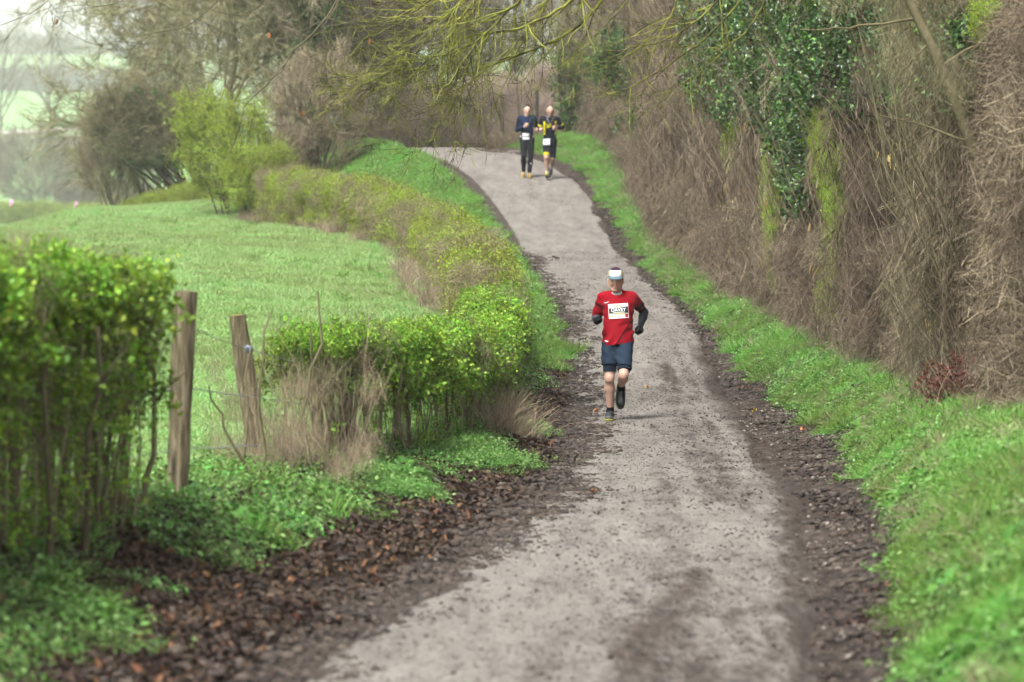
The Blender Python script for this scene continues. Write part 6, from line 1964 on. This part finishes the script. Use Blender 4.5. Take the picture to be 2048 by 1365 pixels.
sdf_obj('shin_mark', [('c', tuple(np.array(J['knB']) * .62 + np.array(J['anB']) * .38 + [.0, -.055, 0]), tuple(np.array(J['knB']) * .62 + np.array(J['anB']) * .38 + [.035, -.05, .006]), .010, .006)], M_cloth, r1, wp, .006, .01)

J = dict(head=(.03, -.05, 1.615), neck=(.025, 0, 1.46), face=(.05, -1, -.08), skin=(.46, .285, .215), stubble=(.35, .35, .35), torso=T0(.15, .02),
         shA=(-.15, .0, 1.42), elA=(-.225, .06, 1.17), wrA=(-.20, -.15, 1.13), haA=(-.19, -.195, 1.14), curlA=(70, 1),
         shB=(.195, .0, 1.42), elB=(.325, .10, 1.22), wrB=(.16, -.15, 1.20), haB=(.12, -.185, 1.205), curlB=(10, -1),
         hipA=(-.065, 0, .90), knA=(-.065, -.16, .50), anA=(-.045, -.05, .105), toeA=(-.015, -.22, .075),
         hipB=(.10, 0, .90), knB=(.085, .02, .48), anB=(.045, .36, .30), toeB=(.04, .44, .14))
r2, P_, H = far_runner(1098, 362, 90.9, J, 'runner in black and yellow tri suit with white socks, right of the two far runners')
BK = np.array([.010, .012, .018]); YE = np.array([.62, .56, .02])
def suit_col(V):
    c = np.tile(BK, (len(V), 1))
    x, y, z = V.T
    side = (np.abs(x - .02) > .115) & (np.abs(x - .02) < .155) & (z < 1.36) & (z > 1.02)
    c[side & (x < 0)] = YE
    c[side & (x > 0)] = YE * .7
    zig = (y < 0) & (np.abs(z - 1.27 - .02 * np.sin(x * 70)) < .014) & (np.abs(x - .0) < .07)
    c[zig] = YE
    c[(y < 0) & (np.abs(z - 1.225 - .01 * np.sin(x * 60)) < .010) & (np.abs(x + .01) < .05)] = YE
    for s in 'AB':
        sh, el = np.array(J['sh' + s]), np.array(J['el' + s])
        q = (V - sh) @ nrm(el - sh)
        c[(np.abs(x - .02) > .17) & (q > .15) & (q < .19)] = YE
    return c
cA = plane_cut(np.array(J['shA']) * .22 + np.array(J['elA']) * .78, np.array(J['elA']) - np.array(J['shA']))
cB = plane_cut(np.array(J['shB']) * .22 + np.array(J['elB']) * .78, np.array(J['elB']) - np.array(J['shB']))
sp = P_['torso'] + [('c', np.array(J['shA']), np.array(J['elA']), .058, .052), ('c', np.array(J['shB']), np.array(J['elB']), .058, .052)]
def scut(p):
    arm = np.where(p[..., 0] < -.15, cA(p), np.where(p[..., 0] > .21, cB(p), -1))
    nk = .06 - np.linalg.norm(p - np.array([.025, -.03, 1.50]), axis=-1)
    return np.maximum.reduce([.94 - p[..., 2], arm, nk])
sdf_obj('shirt', sp, M_cloth, r2, suit_col, .010, .025, .010, scut, lambda p: .003 * np.sin(p[..., 2] * 50 - p[..., 0] * 30))
hA = plane_cut(np.array(J['hipA']) * .12 + np.array(J['knA']) * .88, np.array(J['knA']) - np.array(J['hipA']))
hB = plane_cut(np.array(J['hipB']) * .05 + np.array(J['knB']) * .95, np.array(J['knB']) - np.array(J['hipB']))
def sc2(V):
    c = np.tile(BK, (len(V), 1))
    d = hA(V)
    c[(V[:, 0] < .02) & (d > -.06)] = YE * [1.1, .95, .6]
    return c
sdf_obj('shorts', P_['thA'] + P_['thB'] + [('c', (.02, 0, .89), (.02, 0, .98), .130, .125, .76)], M_cloth, r2, sc2, .010, .025, .010, lambda p: np.maximum(np.where(p[..., 0] < .02, hA(p), hB(p)), p[..., 2] - .98))
for s in 'AB':
    el, wr = np.array(J['el' + s]), np.array(J['wr' + s])
    sdf_obj('arm_sleeve', P_['upA' if s == 'A' else 'upB'] + P_['fo' + s], M_cloth, r2, BK, .010, .02, .006, plane_cut(wr - nrm(wr - el) * .03, wr - el))
    shoe(r2, J, s, (.03, .03, .032) if s == 'A' else (.12, .12, .13), (.02, .02, .02) if s == 'A' else (.3, .3, .3), .09, lambda V: np.where(V[:, 2:3] < .155, np.array([.62, .52, .05]), np.array([.72, .72, .72])) if V[:, 1].mean() < .2 else np.tile([.7, .7, .7], (len(V), 1)), P_)
belt = sdf_obj('race_belt', P_['torso'], M_cloth, r2, BK, .010, .03, .018, lambda p: ring(p, 1.0, 1.04))
sdf_obj('race_bib', P_['torso'] + P_['thA'] + P_['thB'] + [('c', (.0, 0, .86), (.0, 0, .98), .13, .125, .80)], M_cloth, belt, wp, .010, .03, .028,
        lambda p: np.maximum.reduce([ring(p, .80, .95), np.abs(p[..., 0] + .06) - .085, p[..., 1]]), lambda p: .006 * np.sin(p[..., 2] * 60 + p[..., 0] * 30))
hdp = np.array(J['head'])
sdf_obj('hair', [('e', tuple(hdp + [0, .012, .034]), (.086, .107, .106))], M_hair, r2, (.020, .015, .011), .009, .02, .0, lambda p: np.minimum(-(p[..., 2] - hdp[2] - .050), np.maximum(-(p[..., 1] - hdp[1] - .03), -(p[..., 2] - hdp[2] - .0))))
for k, (c0, off) in enumerate([((.18, .20, .26), -.05), ((.12, .08, .06), .06)]):
    cpts = spline([(.02 + off * 1.2, .03, 1.50), (.02 + off * 1.4, -.10, 1.44), (.02 + off * .9, -.145, 1.36), (.03 + off * .4, -.15, 1.30)], 12)
    V, F = vec_tubes(cpts[None], np.full((1, 12), .011), 6)
    link('drinking_tube', raw_mesh('drinking_tube', V, F, None, [M_cloth], None, None, True, np.tile(c0, (len(V), 1))), r2, (0, 0, 0))
# ------------------------------------------------------------------ mist
hv = bpy.data.materials.new('mist')
hv.use_nodes = True
hn = hv.node_tree.nodes
hn.remove(hn['Principled BSDF'])
pv_ = hn.new('ShaderNodeVolumePrincipled')
pv_.inputs['Color'].default_value = (.97, .985, 1, 1)
pv_.inputs['Density'].default_value = HAZE
pv_.inputs['Anisotropy'].default_value = .1
hv.node_tree.links.new(pv_.outputs[0], hn['Material Output'].inputs['Volume'])
bm = bmesh.new()
bmesh.ops.create_cube(bm, size=1)
me = bpy.data.meshes.new('haze')
bm.to_mesh(me); bm.free()
me.materials.append(hv)
hz_o = link('haze', me)
hz_o.scale = (5700, 5700, 180)
hz_o.location = (0, 0, 90 - 10)
tag(hz_o, 'pale morning mist that fades the far fields', 'mist', kind='stuff')
